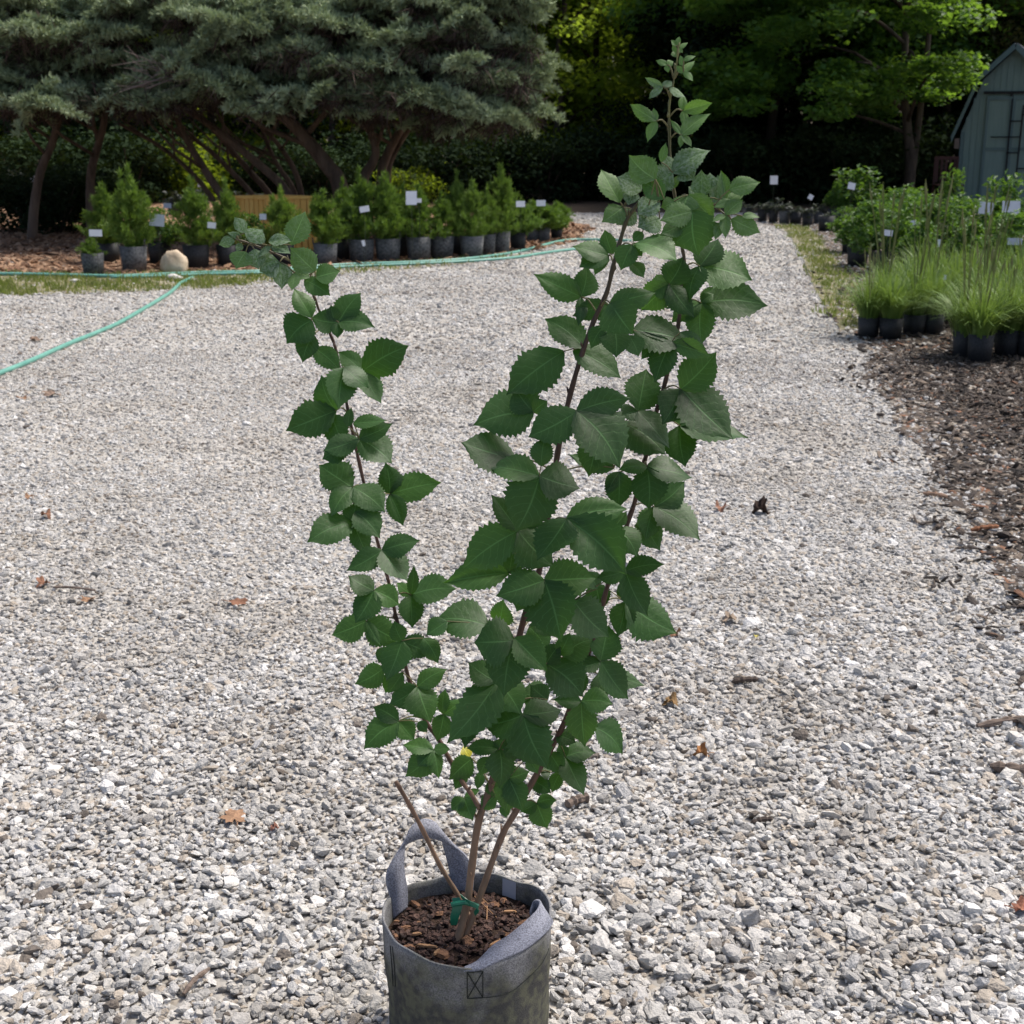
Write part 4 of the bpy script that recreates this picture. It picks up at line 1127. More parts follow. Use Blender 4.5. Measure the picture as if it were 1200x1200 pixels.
def conifer(base, trunks, pads, label, name='conifer_tree'):
    t = thing(name, base, label, 'tree')
    for pts, r in trunks:
        p = [P(x, y, Y) for x, y, Y in pts]
        foot = Vector((p[0].x + (p[0].x - p[1].x) * .5, p[0].y, 0))
        sp = spline([foot - Vector((0, 0, .06))] + p, 4)
        mb = MB(); mb.tube(sp, [r * .85 * (1.15 - .6 * i / len(sp)) for i in range(len(sp))], 9)
        for i in range(3):
            b = sp[len(sp) // 2 + i * 2]; e = b + Vector((rnd.uniform(-1.2, .6), rnd.uniform(-1.2, .3), rnd.uniform(.4, 1.2)))
            mb.tube([b, b.lerp(e, .5) + Vector((0, 0, -.08)), e], [r * .35, r * .28, r * .12], 6)
        mb.obj('trunk', M_CTRUNK, t, base, True)
    VS, FS, nb = [], [], 0
    VB, FB, nbb = [], [], 0
    for (cx, cy, rx, ry, Y) in pads:
        c = np.array(P(cx, cy, Y)); s = Y / FPX / 1.0385
        rxm, rzm, rym = rx * s, ry * s * 1.15, max(.55, rx * s * .7)
        near = cy > -30
        ns = (3 if rx < 25 else rnd.randrange(6, 9)) if near else 6
        for k in range(ns):                                   # each bough is a handful of uneven tufts
            u0 = rng.normal(0, 1, 3); u0 /= np.linalg.norm(u0); u0[2] = abs(u0[2]) * .9 - .25
            cc = c + u0 * np.array([rxm, rym, rzm]) * rng.uniform(.45, 1.05)
            rr = rng.uniform(.20, .40) * (.6 * rxm + .2) * (1 if near else 1.5) * (1.5 if rx < 25 else 1)
            n = int((125 if near else 50) * (rr / .25) ** 1.6) + 16
            u = rng.normal(0, 1, (n, 3)); u /= np.linalg.norm(u, axis=1)[:, None]
            u[:, 2] = np.abs(u[:, 2]) - .22
            el = rng.uniform(1.2, 2.3); ti = rng.normal(0, .38)
            O = u * (rng.random(n) ** .45 * 1.15)[:, None] * np.array([el, 1.1, .62 / el ** .5]) * rr
            O[:, 2] += .05 * rr * np.sin(O[:, 0] * 9 / rr * .4 + k) + rng.normal(0, .06, n) * rr
            O = np.stack([O[:, 0] * math.cos(ti) - O[:, 2] * math.sin(ti), O[:, 1], O[:, 0] * math.sin(ti) + O[:, 2] * math.cos(ti)], 1)
            O[:, 2] -= .16 * (O[:, 0] / rr) ** 2 * rr / el           # tips droop
            C = cc + O
            D = u * np.array([1.1, 1.1, .4]) + np.array([0, -.15, .25])
            V, F = tufts(C, D, .082 if near else .3, .13, 15 if near else 6, .95)
            VS.append(V); FS.append(F + nb); nb += len(V)
        n = 420 if rx > 25 else 60
        # brown inner twigs below each pad
        n2 = n // 6
        u = rng.normal(0, 1, (n2, 3)); u /= np.linalg.norm(u, axis=1)[:, None]; u[:, 2] = -np.abs(u[:, 2]) * .9 + .05
        C = c + u * rng.uniform(.3, .95, n2)[:, None] * np.array([rxm, rym, rzm * 1.5])
        D = np.array([-.2, .2, -.25]) + u * .3
        V, F = sprays(C, D, np.full(n2, .24), .03, 4, .8)
        VB.append(V); FB.append(F + nbb); nbb += len(V)
    world_mesh('crown', np.concatenate(VS), np.concatenate(FS), M_BLUE, t, base)
    o = world_mesh('dead_twigs', np.concatenate(VB), np.concatenate(FB), M_BROWNTWIG, t, base)
    return t
def sweep(x0, x1, y1, n, lean):
    """small uneven tufts following boughs that sweep down and outwards"""
    out = []
    while len(out) < n:
        x, y = rnd.uniform(x0, x1), rnd.uniform(-15, y1)
        a = mnoise.noise(Vector(((x + lean * y) / 70.0, (y - lean * x * .35) / 26.0, lean * 5))) + .4 * mnoise.noise(Vector((x / 25.0, y / 14.0, 3)))
        if a < rnd.uniform(-.25, .35): continue
        out.append((x, y, rnd.uniform(14, 24), rnd.uniform(7, 12), 18.7 - 1.3 * max(-.4, min(.9, a)) + rnd.uniform(-.15, .15)))
    return out
def fill_pads(x0, x1, ys, Y0_, Y1_, n, rx=(34, 62), ry=(11, 19)):
    return [(rnd.uniform(x0, x1), rnd.uniform(*ys), rnd.uniform(*rx), rnd.uniform(*ry), rnd.uniform(Y0_, Y1_)) for _ in range(n)]
# left tree
padsA = [(40, 120, 60, 15, 17.6), (108, 113, 42, 15, 17.9), (-30, 118, 60, 16, 17.8), (15, 98, 45, 13, 18.2), (70, 104, 40, 12, 18.3), (28, 50, 45, 17, 18.2), (88, 42, 52, 18, 18.0), (150, 40, 42, 13, 18.4), (55, 22, 48, 15, 18.5), (-30, 60, 55, 20, 18.4), (10, 4, 55, 18, 18.2), (120, 12, 45, 14, 18.6), (185, 10, 40, 14, 18.7)]
padsA += sweep(-100, 200, 128, 95, 0.7) + fill_pads(-110, 190, (-20, 95), 19.2, 20.5, 14) + fill_pads(-150, 200, (-200, -40), 20.4, 22.5, 16, (60, 95), (25, 40))
bA = (G(45, 276).x, 19.2, 0)
conifer(Vector(bA), [([(40, 245, 19.2), (48, 200, 19.2), (62, 165, 19.2), (72, 120, 19.2), (85, 20, 19.2)], .075), ([(106, 225, 19.6), (108, 195, 19.5), (115, 170, 19.4), (123, 135, 19.3), (130, 40, 19.2)], .075)], padsA, 'spreading blue green conifer with two upright dark trunks')
# middle tree, many trunks leaning the same way
padsB = [(205, 118, 42, 13, 17.9), (168, 122, 26, 9, 17.9), (318, 116, 48, 13, 17.6), (392, 112, 50, 15, 17.5), (300, 131, 22, 8, 17.4), (235, 22, 50, 17, 17.9), (285, 40, 48, 15, 17.8), (345, 62, 55, 15, 17.6), (410, 78, 52, 16, 17.5), (385, 30, 52, 18, 17.8), (330, 8, 50, 15, 18.2), (240, 60, 40, 10, 18.6), (430, 5, 45, 16, 18.1), (255, 104, 36, 9, 18.5), (350, 96, 42, 11, 18.2), (285, 84, 38, 9, 18.9)]
padsB += sweep(180, 455, 124, 95, -0.5) + fill_pads(190, 440, (-20, 90), 19.2, 20.4, 13) + fill_pads(190, 460, (-200, -40), 20.4, 22.5, 14, (60, 95), (25, 40))
bB = (G(330, 276).x, 19.2, 0)
conifer(Vector(bB), [([(398, 218, 18.6), (385, 196, 18.6), (366, 172, 18.6), (345, 148, 18.6), (312, 110, 18.6), (290, 20, 18.8)], .125),
    ([(338, 228, 19.0), (300, 190, 19.0), (257, 155, 18.9), (222, 125, 18.8), (190, 60, 18.8)], .07), ([(265, 240, 19.2), (250, 215, 19.2), (228, 180, 19.1), (212, 150, 19.0), (196, 110, 19.0)], .07),
    ([(300, 235, 20.2), (270, 200, 20.1), (240, 172, 20.0), (205, 150, 20.0)], .05), ([(318, 232, 20.6), (292, 200, 20.5), (268, 172, 20.4), (240, 140, 20.3)], .06), ([(250, 236, 20.0), (222, 200, 20.0), (185, 170, 19.9), (140, 145, 19.8)], .045),
    ([(345, 225, 20.0), (326, 195, 20.0), (312, 165, 19.9), (300, 130, 19.8)], .045), ([(352, 222, 19.8), (340, 190, 19.8), (318, 160, 19.7), (290, 135, 19.6)], .05)], padsB, 'blue green conifer on several brown trunks all leaning one way behind the crate')
# right tree
padsC = [(468, 110, 48, 16, 17.4), (530, 122, 46, 17, 17.5), (578, 138, 40, 13, 17.7), (598, 92, 36, 20, 17.7), (555, 76, 50, 18, 17.5), (470, 48, 50, 18, 17.6), (540, 32, 50, 20, 17.7), (604, 52, 32, 18, 17.9), (500, 4, 50, 18, 18.0), (575, 2, 45, 18, 18.1), (500, 84, 46, 14, 17.9), (520, 146, 38, 9, 18.2), (610, 118, 26, 12, 18.2), (440, 130, 36, 10, 18.0)]
padsC += sweep(430, 625, 142, 85, 0.5) + fill_pads(450, 590, (-20, 130), 18.8, 20.0, 14) + fill_pads(440, 580, (-200, -40), 20.2, 22.0, 11, (55, 85), (25, 40))
bC = (G(436, 276).x, 18.8, 0)
conifer(Vector(bC), [([(425, 215, 18.8), (437, 190, 18.8), (440, 175, 18.8), (434, 155, 18.8), (425, 130, 18.8), (440, 40, 18.8)], .075), ([(447, 210, 19.2), (452, 185, 19.2), (470, 150, 19.1), (500, 90, 19.0), (520, 10, 19)], .08), ([(455, 205, 19.6), (462, 180, 19.6), (480, 150, 19.5), (505, 110, 19.4)], .05)], padsC, 'dense blue green conifer with its rounded side above the end of the potted row')
# bare grey dead limbs showing in the middle of the crowns
mb = MB()
for a, b, c in (((235, 82), (195, 90), (140, 108)), ((225, 78), (200, 72), (188, 64)), ((250, 76), (215, 88), (170, 104)), ((260, 70), (225, 82), (205, 96)), ((245, 88), (210, 84), (180, 88))):
    mb.tube(spline([P(*a, 18.1), P(*b, 17.7), P(*c, 17.4)], 5), [.022 * (1 - .085 * i) for i in range(11)], 6)
    for i in range(10):
        p = P(rnd.uniform(165, 235), rnd.uniform(70, 102), 17.6); e = p + Vector((rnd.uniform(-.4, -.05), rnd.uniform(-.2, .1), rnd.uniform(-.15, .2)))
        mb.tube([p, e], [.006, .002], 4, False)
tag(mb.obj('dead_branch', surf('grey_dead_wood', [(0.3, (0.13, 0.10, 0.09)), (0.7, (0.28, 0.22, 0.20))], 10, .9), None, None), 'bare grey dead branch between the blue green crowns', 'branch')
# ================================================================ nursery stock and small things
M_POT = surf('black_pot', [(0.3, (0.012, 0.013, 0.015)), (0.7, (0.045, 0.047, 0.052))], 18, 0.6, rand=.2)
M_BAG = surf('grey_grow_bag', [(0.3, (0.03, 0.032, 0.036)), (0.7, (0.17, 0.175, 0.18))], 9, 0.9, 0.2, 60, rand=.25)
M_TAG = surf('white_tag', [(0.3, (0.66, 0.69, 0.75)), (0.7, (0.76, 0.79, 0.84))], 6, 0.45)
M_TAGB = surf('grey_tag', [(0.3, (0.32, 0.38, 0.45)), (0.7, (0.42, 0.48, 0.55))], 6, 0.4)
M_STAKE = surf('metal_stake', [(0.3, (0.02, 0.025, 0.018)), (0.7, (0.05, 0.055, 0.04))], 6, 0.7)
M_THUJA = foliage('thuja_sprays', [(0.3, (0.062, 0.12, 0.022)), (0.55, (0.13, 0.215, 0.038)), (0.75, (0.24, 0.33, 0.07))], 7, 0.22, (0.2, 0.34, 0.03), 0.6, rand=.3)
M_JUNI = foliage('light_juniper', [(0.3, (0.07, 0.13, 0.03)), (0.6, (0.12, 0.21, 0.045)), (0.8, (0.17, 0.27, 0.06))], 7, 0.22, (0.22, 0.38, 0.04), 0.6, rand=.1)
M_BROAD = foliage('perennial_leaves', [(0.3, (0.03, 0.085, 0.018)), (0.55, (0.06, 0.14, 0.03)), (0.75, (0.10, 0.20, 0.05))], 6, 0.3, (0.18, 0.34, 0.03), 0.5, rand=.3)
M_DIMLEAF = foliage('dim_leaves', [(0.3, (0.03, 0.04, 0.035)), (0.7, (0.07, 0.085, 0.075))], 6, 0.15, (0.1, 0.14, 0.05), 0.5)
M_SEDGE = foliage('ornamental_grass', [(0.3, (0.085, 0.16, 0.035)), (0.55, (0.14, 0.235, 0.055)), (0.75, (0.22, 0.30, 0.09))], 5, 0.3, (0.25, 0.38, 0.06), 0.5, rand=.25)
M_SEED = foliage('seed_stalk', [(0.3, (0.16, 0.19, 0.06)), (0.7, (0.26, 0.26, 0.11))], 6, 0.2, (0.25, 0.28, 0.08))

def pot_mesh(r, h, mat, handles=False):
    mb = MB()
    mb.lathe([(0, .0), (r * .86, .0), (r, h), (r * .95, h), (r * .93, h * .82), (0, h * .84)], n=20)
    if handles:
        for s in (-1, 1):
            mb.tube([(s * r * .97, -.35 * r, h * .95), (s * r * 1.0, -.25 * r, h * 1.25), (s * r, .25 * r, h * 1.25), (s * r * .97, .35 * r, h * .95)], .014, 6)
    return mb.mesh('pot', mat, True)
POTS = {'bag': pot_mesh(.5, 1.0, M_BAG), 'bagh': pot_mesh(.5, 1.0, M_BAG, True), 'black': pot_mesh(.5, 1.0, M_POT)}

def thuja_mesh(seed, mat, spread=1.0, n=1700, cone=.85, L=.085):
    cone_p = cone
    """unit height and width, feathery upright"""
    q = np.random.default_rng(seed)
    nb = 60
    C, D = [], []
    top = q.uniform(-.05, .05, 2); q_top = q.uniform(.72, .95, 4)
    for b in range(nb):
        a = q.uniform(0, 6.283); z0 = q.uniform(.0, .72)
        ln = (1 - z0 / .78) ** cone_p * .5 * q.uniform(.5, 1.1) * spread + .03
        for k in range(n // nb):
            t = q.random() ** .7
            r = ln * t; z = z0 + t * ln * .55 + q.normal(0, .015)
            C.append((r * math.cos(a) + q.normal(0, .03), r * math.sin(a) + q.normal(0, .03), z)); D.append((math.cos(a) * .55, math.sin(a) * .55, .85))
    for lead in range(4):
        a, r = q.uniform(0, 6.28), (0 if lead == 0 else q.uniform(.06, .2))
        for k in range(60):
            z = q.uniform(.5, 1.0 if lead == 0 else q_top[lead])
            rr = .07 * (1.02 - z)
            C.append((r * math.cos(a) + top[0] * z + q.normal(0, rr * .6 + .004), r * math.sin(a) + q.normal(0, rr * .6 + .004), z - .02)); D.append((q.normal(0, .4), q.normal(0, .4), .9))
    C, D = np.array(C), np.array(D)
    V, F = sprays(C, D, np.full(len(C), L), .075, 5, .55)
    return mesh_np('foliage', V, F, mat)
THU = [thuja_mesh(20 + i, M_THUJA) for i in range(5)]
LOWJ = [thuja_mesh(30 + i, M_JUNI, 1.15, 1300, .5, .16) for i in range(2)]
def leafy_mesh(seed, mat, n=420, leaf=.17):
    q = np.random.default_rng(seed)
    cen = np.stack([q.uniform(-.33, .33, 16), q.uniform(-.33, .33, 16), q.uniform(.15, .85, 16)], 1)
    V, F = leaf_cloud(clumps(n, cen, q.uniform(.12, .24, 16), 1.0, .5), leaf, .6, .55)
    mb = MB()
    for i in range(7): mb.tube([(0, 0, -.02), tuple(cen[i] * np.array([.6, .6, .5])), tuple(cen[i])], [.012, .01, .005], 5, False)
    return mesh_np('foliage', np.concatenate([V, np.array(mb.v)]), [tuple(f) for f in F.tolist()] + [tuple(x + len(V) for x in f) for f in mb.f], mat)
LEAFY = [leafy_mesh(40 + i, M_BROAD, 1100, .085) for i in range(3)]
DIM = [leafy_mesh(46 + i, M_DIMLEAF, 260, .2) for i in range(2)]
WOODY = [leafy_mesh(48, M_BROAD, 620, .11)]
def sedge_mesh(seed, n=330):
    q = np.random.default_rng(seed)
    Vs, Fs = [], []
    for i in range(n):
        a = q.uniform(0, 6.283); r0 = q.uniform(0, .12); L = q.uniform(.55, 1.05); out = q.uniform(.15, .95)
        w = q.uniform(.006, .012)
        pts = []
        for k in range(5):
            t = k / 4
            rr = r0 + out * L * t ** 1.5 * .75; z = L * (t * .95 - out * .62 * t ** 2.4)
            pts.append((rr * math.cos(a + .15 * t), rr * math.sin(a + .15 * t), z))
        sx, sy = -math.sin(a) * w, math.cos(a) * w
        b = len(Vs)
        for k, p in enumerate(pts):
            s = 1 - .85 * k / 4
            Vs += [(p[0] - sx * s, p[1] - sy * s, p[2]), (p[0] + sx * s, p[1] + sy * s, p[2])]
        for k in range(4): Fs.append((b + 2 * k, b + 2 * k + 1, b + 2 * k + 3, b + 2 * k + 2))
    return mesh_np('blades', np.array(Vs), np.array(Fs), M_SEDGE)
SEDGE = [sedge_mesh(70 + i) for i in range(4)]
def stalk_mesh(seed, n=7):
    q = random.Random(seed); mb = MB()
    for i in range(n):
        a = q.uniform(0, 6.28); l = q.uniform(.05, .2); h = q.uniform(.75, 1.05)
        e = Vector((math.cos(a) * l, math.sin(a) * l, h))
        mb.tube([(0, 0, 0), e * .5 + Vector((0, 0, .03)), e], [.006, .005, .0025], 4, False)
        mb.tube([e * .86, e * .93, e * 1.04], [.003, .011, .002], 5, False)
    return mb.mesh('seed_stalk', M_SEED)
STALK = [stalk_mesh(80 + i) for i in range(2)]

def potted(name, px, py, potpx, poth, kind, fol, top, width, label, cat, group=None, stalks=None, folname='foliage'):
    b = G(px, py); s = b.y / FPX * 1.0 / _cp * 1.0
    s = (b - CAMP).length / FPX
    t = thing(name, b, label, cat, group)
    r = potpx * s; h = poth * s
    rz = rnd.uniform(0, 6.28)
    p = link('pot', POTS[kind], t, b, (0, 0, rnd.uniform(-.5, .5)), (r, r, h))
    f0 = .62 if folname == 'foliage' else .8
    H = (py - top) * s * 1.02 - h * f0
    link(folname, fol, t, b + Vector((0, 0, h * f0)), (0, 0, rz), (width * s, width * s, H))
    if stalks: link('seed_stalk', stalks[0], t, b + Vector((0, 0, h * .8)), (0, 0, rz), (stalks[1] * s, stalks[1] * s, stalks[1] * s))
    return t

GR = 'potted conifers in the row behind the hose'
ROW = [  # px, base py, pot px, pot height px, kind, variant, top py, width px, label
 (110, 322, 25, 24, 'bag', 'T', 284, 32, 'smallest potted conifer, in a grey bag under a white tag at the row\'s end'),
 (128, 308, 26, 22, 'black', 'T', 229, 62, 'bushy potted conifer partly behind the smallest one'),
 (158, 318, 30, 28, 'bagh', 'T', 212, 66, 'tall pointed potted conifer in a handled bag beside the tan boulder'),
 (188, 309, 26, 24, 'black', 'L', 240, 56, 'leafy yellowish potted shrub with a grey tag behind the tan boulder'),
 (231, 314, 30, 26, 'black', 'T', 224, 66, 'round topped potted conifer in a black pot right against the tan boulder'),
 (268, 312, 26, 24, 'black', 'T', 224, 50, 'narrow potted conifer standing before the corner of the orange crate'),
 (298, 310, 26, 22, 'black', 'L', 248, 50, 'low leafy potted shrub in front of the orange crate'),
 (332, 310, 27, 24, 'black', 'T', 232, 62, 'potted conifer in front of the orange crate'),
 (382, 310, 28, 24, 'bagh', 'T', 232, 62, 'potted conifer in a looped bag beside the crate\'s far end'),
 (404, 304, 26, 24, 'black', 'T', 222, 50, 'slim conifer in a black pot squeezed between the looped bag and the tilted tag'), (424, 307, 30, 26, 'bag', 'T', 210, 66, 'tall potted conifer carrying a tilted white tag'),
 (455, 306, 30, 26, 'bagh', 'T', 214, 66, 'full conifer in a handled bag between the tilted tag and the large blank card'), (474, 302, 26, 24, 'black', 'T', 228, 46, 'slim conifer in a black pot just before the large blank card'), (491, 305, 29, 27, 'bagh', 'T', 226, 54, 'potted conifer next to the large blank white card'),
 (518, 303, 29, 26, 'bag', 'T', 236, 50, 'low conifer in a grey bag, second past the large blank card towards the junipers'), (537, 299, 24, 22, 'black', 'T', 212, 46, 'slim pointed conifer, third past the large blank card towards the junipers'), (553, 302, 28, 25, 'bag', 'T', 222, 52, 'conifer in a grey bag, fourth past the large blank card towards the junipers'),
 (571, 299, 20, 24, 'bag', 'T', 228, 40, 'narrow conifer in a grey bag right before the tallest pointed one'), (587, 297, 22, 25, 'bag', 'T', 203, 60, 'tallest pointed conifer near the end of the potted row'),
 (607, 293, 19, 20, 'black', 'J', 246, 44, 'spreading light green potted juniper beside the tallest pointed conifer'),
 (624, 283, 16, 17, 'bag', 'J', 246, 40, 'spreading light green potted juniper under the small white tags'), (637, 283, 16, 17, 'bag', 'J', 248, 46, 'light green juniper hemmed in between two others at the row\'s end'), (652, 280, 14, 14, 'black', 'J', 247, 36, 'last and lowest light green juniper where the hose bends')]
for i, (px, py, pp, ph, kd, va, top, wd, lab) in enumerate(ROW):
    wd *= 1.08; top -= 6
    fol = {'T': THU[i % 5], 'J': LOWJ[i % 2], 'L': LEAFY[i % 3]}[va]
    if lab is None: lab = 'bushy green potted conifer in the middle of the row' if va == 'T' else 'light green potted juniper at the row\'s end by the hose'
    potted('potted_conifer' if va != 'L' else 'potted_leafy_shrub', px, py, pp, ph, kd, fol, top, wd, lab, 'potted plant', GR)

# small dark stock under the trees
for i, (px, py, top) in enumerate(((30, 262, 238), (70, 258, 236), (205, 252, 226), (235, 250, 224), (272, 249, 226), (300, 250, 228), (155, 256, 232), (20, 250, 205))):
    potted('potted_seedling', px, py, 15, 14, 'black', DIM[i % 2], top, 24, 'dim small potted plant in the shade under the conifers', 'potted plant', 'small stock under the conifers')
# left: dark low shrubs in the bed's shade
for px, Y in ((60, 20.5), (25, 21), (95, 21.5)):
    bush(px, Y, .62, 0, 'low dark shrub in the wood chip bed under the conifers', 'low shrubs under the conifers', 'low_shrub')
# right: stock along the wood edge
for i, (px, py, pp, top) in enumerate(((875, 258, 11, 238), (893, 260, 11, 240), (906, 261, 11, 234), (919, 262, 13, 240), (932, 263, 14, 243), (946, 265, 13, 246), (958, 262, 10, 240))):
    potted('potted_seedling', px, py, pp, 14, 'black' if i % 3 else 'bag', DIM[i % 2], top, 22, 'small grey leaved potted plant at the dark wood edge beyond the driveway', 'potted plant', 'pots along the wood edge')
potted('potted_shrub_by_wood', 968, 271, 19, 17, 'black', DIM[0], 250, 18, 'nearly bare black pot with a pale tag at the end of the far pots', 'potted plant')
potted('potted_shrub_by_wood', 978, 262, 17, 16, 'black', LEAFY[0], 206, 34, 'upright bright leaved potted shrub beside the darker one with a white tag', 'potted plant')
potted('potted_shrub_by_wood', 1010, 262, 20, 18, 'black', WOODY[0], 200, 72, 'wide dark leaved potted shrub holding a white tag', 'potted plant')
# perennials
GP = 'potted leafy perennials between grass and wood'
for i, (px, py, top, wd) in enumerate(((1004, 312, 252, 50), (1030, 318, 246, 62), (1060, 312, 240, 62), (1020, 296, 238, 50), (1045, 298, 232, 56), (1085, 305, 236, 62), (1078, 325, 258, 56), (1105, 320, 250, 56), (998, 296, 250, 44), (1120, 300, 236, 60), (1150, 305, 244, 60), (1185, 308, 240, 60), (1135, 325, 262, 60), (1170, 330, 262, 60))):
    potted('potted_perennial', px, py, 24, 22, 'black', LEAFY[i % 3], top - 10, wd * 1.3, 'leafy green potted perennial in the block behind the ornamental grasses', 'potted plant', GP)
potted('potted_sapling', 1108, 290, 20, 20, 'black', WOODY[0], 204, 44, 'tall thin potted sapling with broad leaves at the shed corner', 'potted plant')
potted('potted_sapling', 1178, 300, 20, 20, 'black', WOODY[0], 212, 62, 'leafy potted sapling in front of the shed doors', 'potted plant')
# ornamental grasses
GG = 'potted ornamental grasses beside the mulch'
grass_rows = [(1017, 395, 25, 23), (1043, 397, 27, 24), (1070, 392, 26, 23), (1092, 391, 25, 23), (1035, 380, 24, 20), (1062, 376, 24, 20), (1090, 374, 24, 20), (1118, 376, 24, 20), (1105, 362, 22, 18), (1135, 364, 22, 18), (1150, 384, 24, 20), (1178, 376, 24, 20), (1165, 360, 22, 18), (1195, 362, 22, 18), (1215, 380, 24, 20), (1080, 358, 22, 18), (1128, 419, 25, 30), (1147, 425, 28, 32), (1178, 418, 27, 30), (1204, 419, 28, 30), (1232, 410, 28, 28), (1165, 402, 26, 26), (1200, 398, 26, 26)]
for i, (px, py, pp, ph) in enumerate(grass_rows):
    front = py > 408
    nth = {0: 'first', 1: 'second', 2: 'third', 3: 'fourth', 16: 'first', 17: 'second', 18: 'third', 19: 'fourth', 20: 'fifth'}.get(i)
    lab = 'green potted ornamental grass within the block of grasses'
    if nth: lab = (nth + ' bright potted grass from the driveway in the foremost row on the mulch') if front else (nth + ' potted grass from the driveway in the recessed row')
    potted('potted_grass', px, py, pp, ph, 'black', SEDGE[i % 4], py - ph * .8 - (84 if front else 76), 106 if front else 92, lab, 'potted plant', GG, (STALK[i % 2], rnd.choice((80, 105, 130))) if i % 2 == 0 or front else None, 'blades')

# ---------------------------------------------------------------- tags on stakes
def plant_tag(px, py, w, h, Y, label, mat=None, tilt=0.0, group=None):
    c = P(px, py, Y); s = Y / FPX / 1.0385
    b = Vector((c.x, Y + .01, 0))
    t = thing('plant_tag', b, label, 'plant tag', group)
    m = Matrix.Rotation(tilt, 3, 'Y') @ Matrix.Rotation(rnd.uniform(-.25, -.05), 3, 'X') @ Matrix.Rotation(rnd.uniform(-.25, .25), 3, 'Z')
    mb = MB(); mb.box(c, (w * s, .003, h * s), m); mb.obj('card', mat or M_TAG, t, b)
    mb = MB(); mb.tube([(b.x, b.y, -.02), (c.x, Y + .008, c.z)], .0022, 5); mb.obj('stake', M_STAKE, t, b)
TG = 'white tags in the potted row'
plant_tag(112, 273, 15, 8, 14.2, 'wide white tag above the smallest potted conifer')
plant_tag(184, 258, 17, 14, 15.0, 'grey tag in the leafy yellowish potted shrub', M_TAGB, .1)
plant_tag(196, 241, 10, 6, 17.2, 'small dim tag behind the tan boulder\'s shrub', M_TAGB)
plant_tag(248, 264, 10, 7, 15.0, 'small white tag in the narrow conifer by the crate', None, .1)
plant_tag(308, 254, 8, 7, 14.8, 'small grey tag in front of the orange crate', M_TAGB)
plant_tag(427, 245, 12, 7, 14.8, 'tilted white tag on the tall conifer in the middle of the row', None, -.15)
plant_tag(426, 285, 4, 7, 14.9, 'narrow white slip stuck in a grow bag of the row', None, -.3)
plant_tag(482, 232, 13, 16, 15.2, 'large blank white card above the potted row')
plant_tag(491, 235, 6, 5, 15.4, 'small tag touching the large blank card')
plant_tag(610, 239, 11, 7, 16.8, 'white tag above the spreading junipers', None, 0, TG)
plant_tag(634, 238, 11, 7, 17.4, 'white tag above the spreading junipers', None, 0, TG)
plant_tag(38, 210, 6, 7, 24.0, 'small white tag deep in the shade by the dark trunk')
plant_tag(235, 216, 7, 6, 25.0, 'small white tag in the light behind the leaning trunks')
plant_tag(907, 211, 9, 10, 22.6, 'square white tag standing above the far pots at the wood edge')
plant_tag(950, 231, 6, 6, 21.5, 'small round white tag among the far pots', None, .5)
plant_tag(998, 218, 9, 8, 20.0, 'white tag in the wide dark leaved potted shrub', None, .2)
plant_tag(1016, 255, 4, 8, 17.0, 'folded white slip in the leafy perennials', None, .4)
plant_tag(1023, 255, 4, 6, 17.0, 'tiny white slip beside the folded one in the perennials')
plant_tag(1041, 273, 10, 7, 14.0, 'bright white tag in front of the leafy perennials', None, .15)
plant_tag(1071, 261, 6, 6, 14.6, 'small white tag deep in the leafy perennials', None, -.3)
plant_tag(1101, 285, 5, 9, 12.2, 'narrow upright white tag between perennials and grasses')
plant_tag(1156, 244, 18, 14, 15.2, 'white sign partly hidden by stems before the shed', None, .1)
plant_tag(1185, 244, 22, 17, 14.8, 'larger square white sign before the shed')
plant_tag(1189, 283, 20, 8, 12.4, 'long low grey tag among the grasses', M_TAGB)
plant_tag(1107, 325, 4, 6, 10.6, 'tiny white tag deep in the potted grasses')

# ---------------------------------------------------------------- crate, boulder, hose
M_CRATE = surf('orange_wood', [(0.3, (0.74, 0.40, 0.085)), (0.7, (0.88, 0.56, 0.16))], 5, 0.55, 0.2, 30, stretch=(4, 4, .5))
Yc = 17.4
p0, p1, p2 = P(276, 233, Yc + .35), P(314, 231, Yc), P(366, 227, Yc + .25)
hT = .67
cb = Vector((p1.x, p1.y, 0))
crate = thing('wooden_crate', cb, 'orange slatted wooden crate behind the potted conifers', 'crate')
back = p0 + (p2 - p1)
corners = [Vector((p.x, p.y, 0)) for p in (p0, p1, p2, back)]
for i in range(4):
    a, b = corners[i], corners[(i + 1) % 4]
    L = (b - a).length; d = (b - a) / L; ang = math.atan2(d.y, d.x)
    m = Matrix.Rotation(ang, 3, 'Z')
    ns = max(4, int(L / .075)); 
    for k in range(ns):
        c = a + d * (L * (k + .5) / ns); mb = MB(); mb.box((c.x, c.y, hT * .5), (L / ns * .84, .014, hT * .94), m); mb.obj('slat', M_CRATE, crate, cb)
    c = (a + b) / 2; mb = MB(); mb.box((c.x, c.y, hT - .01), (L + .06, .05, .035), m); mb.obj('top_rail', M_CRATE, crate, cb)
    mb = MB(); mb.box((a.x, a.y, hT * .49), (.06, .06, hT * .97), m); mb.obj('corner_post', M_CRATE, crate, cb)

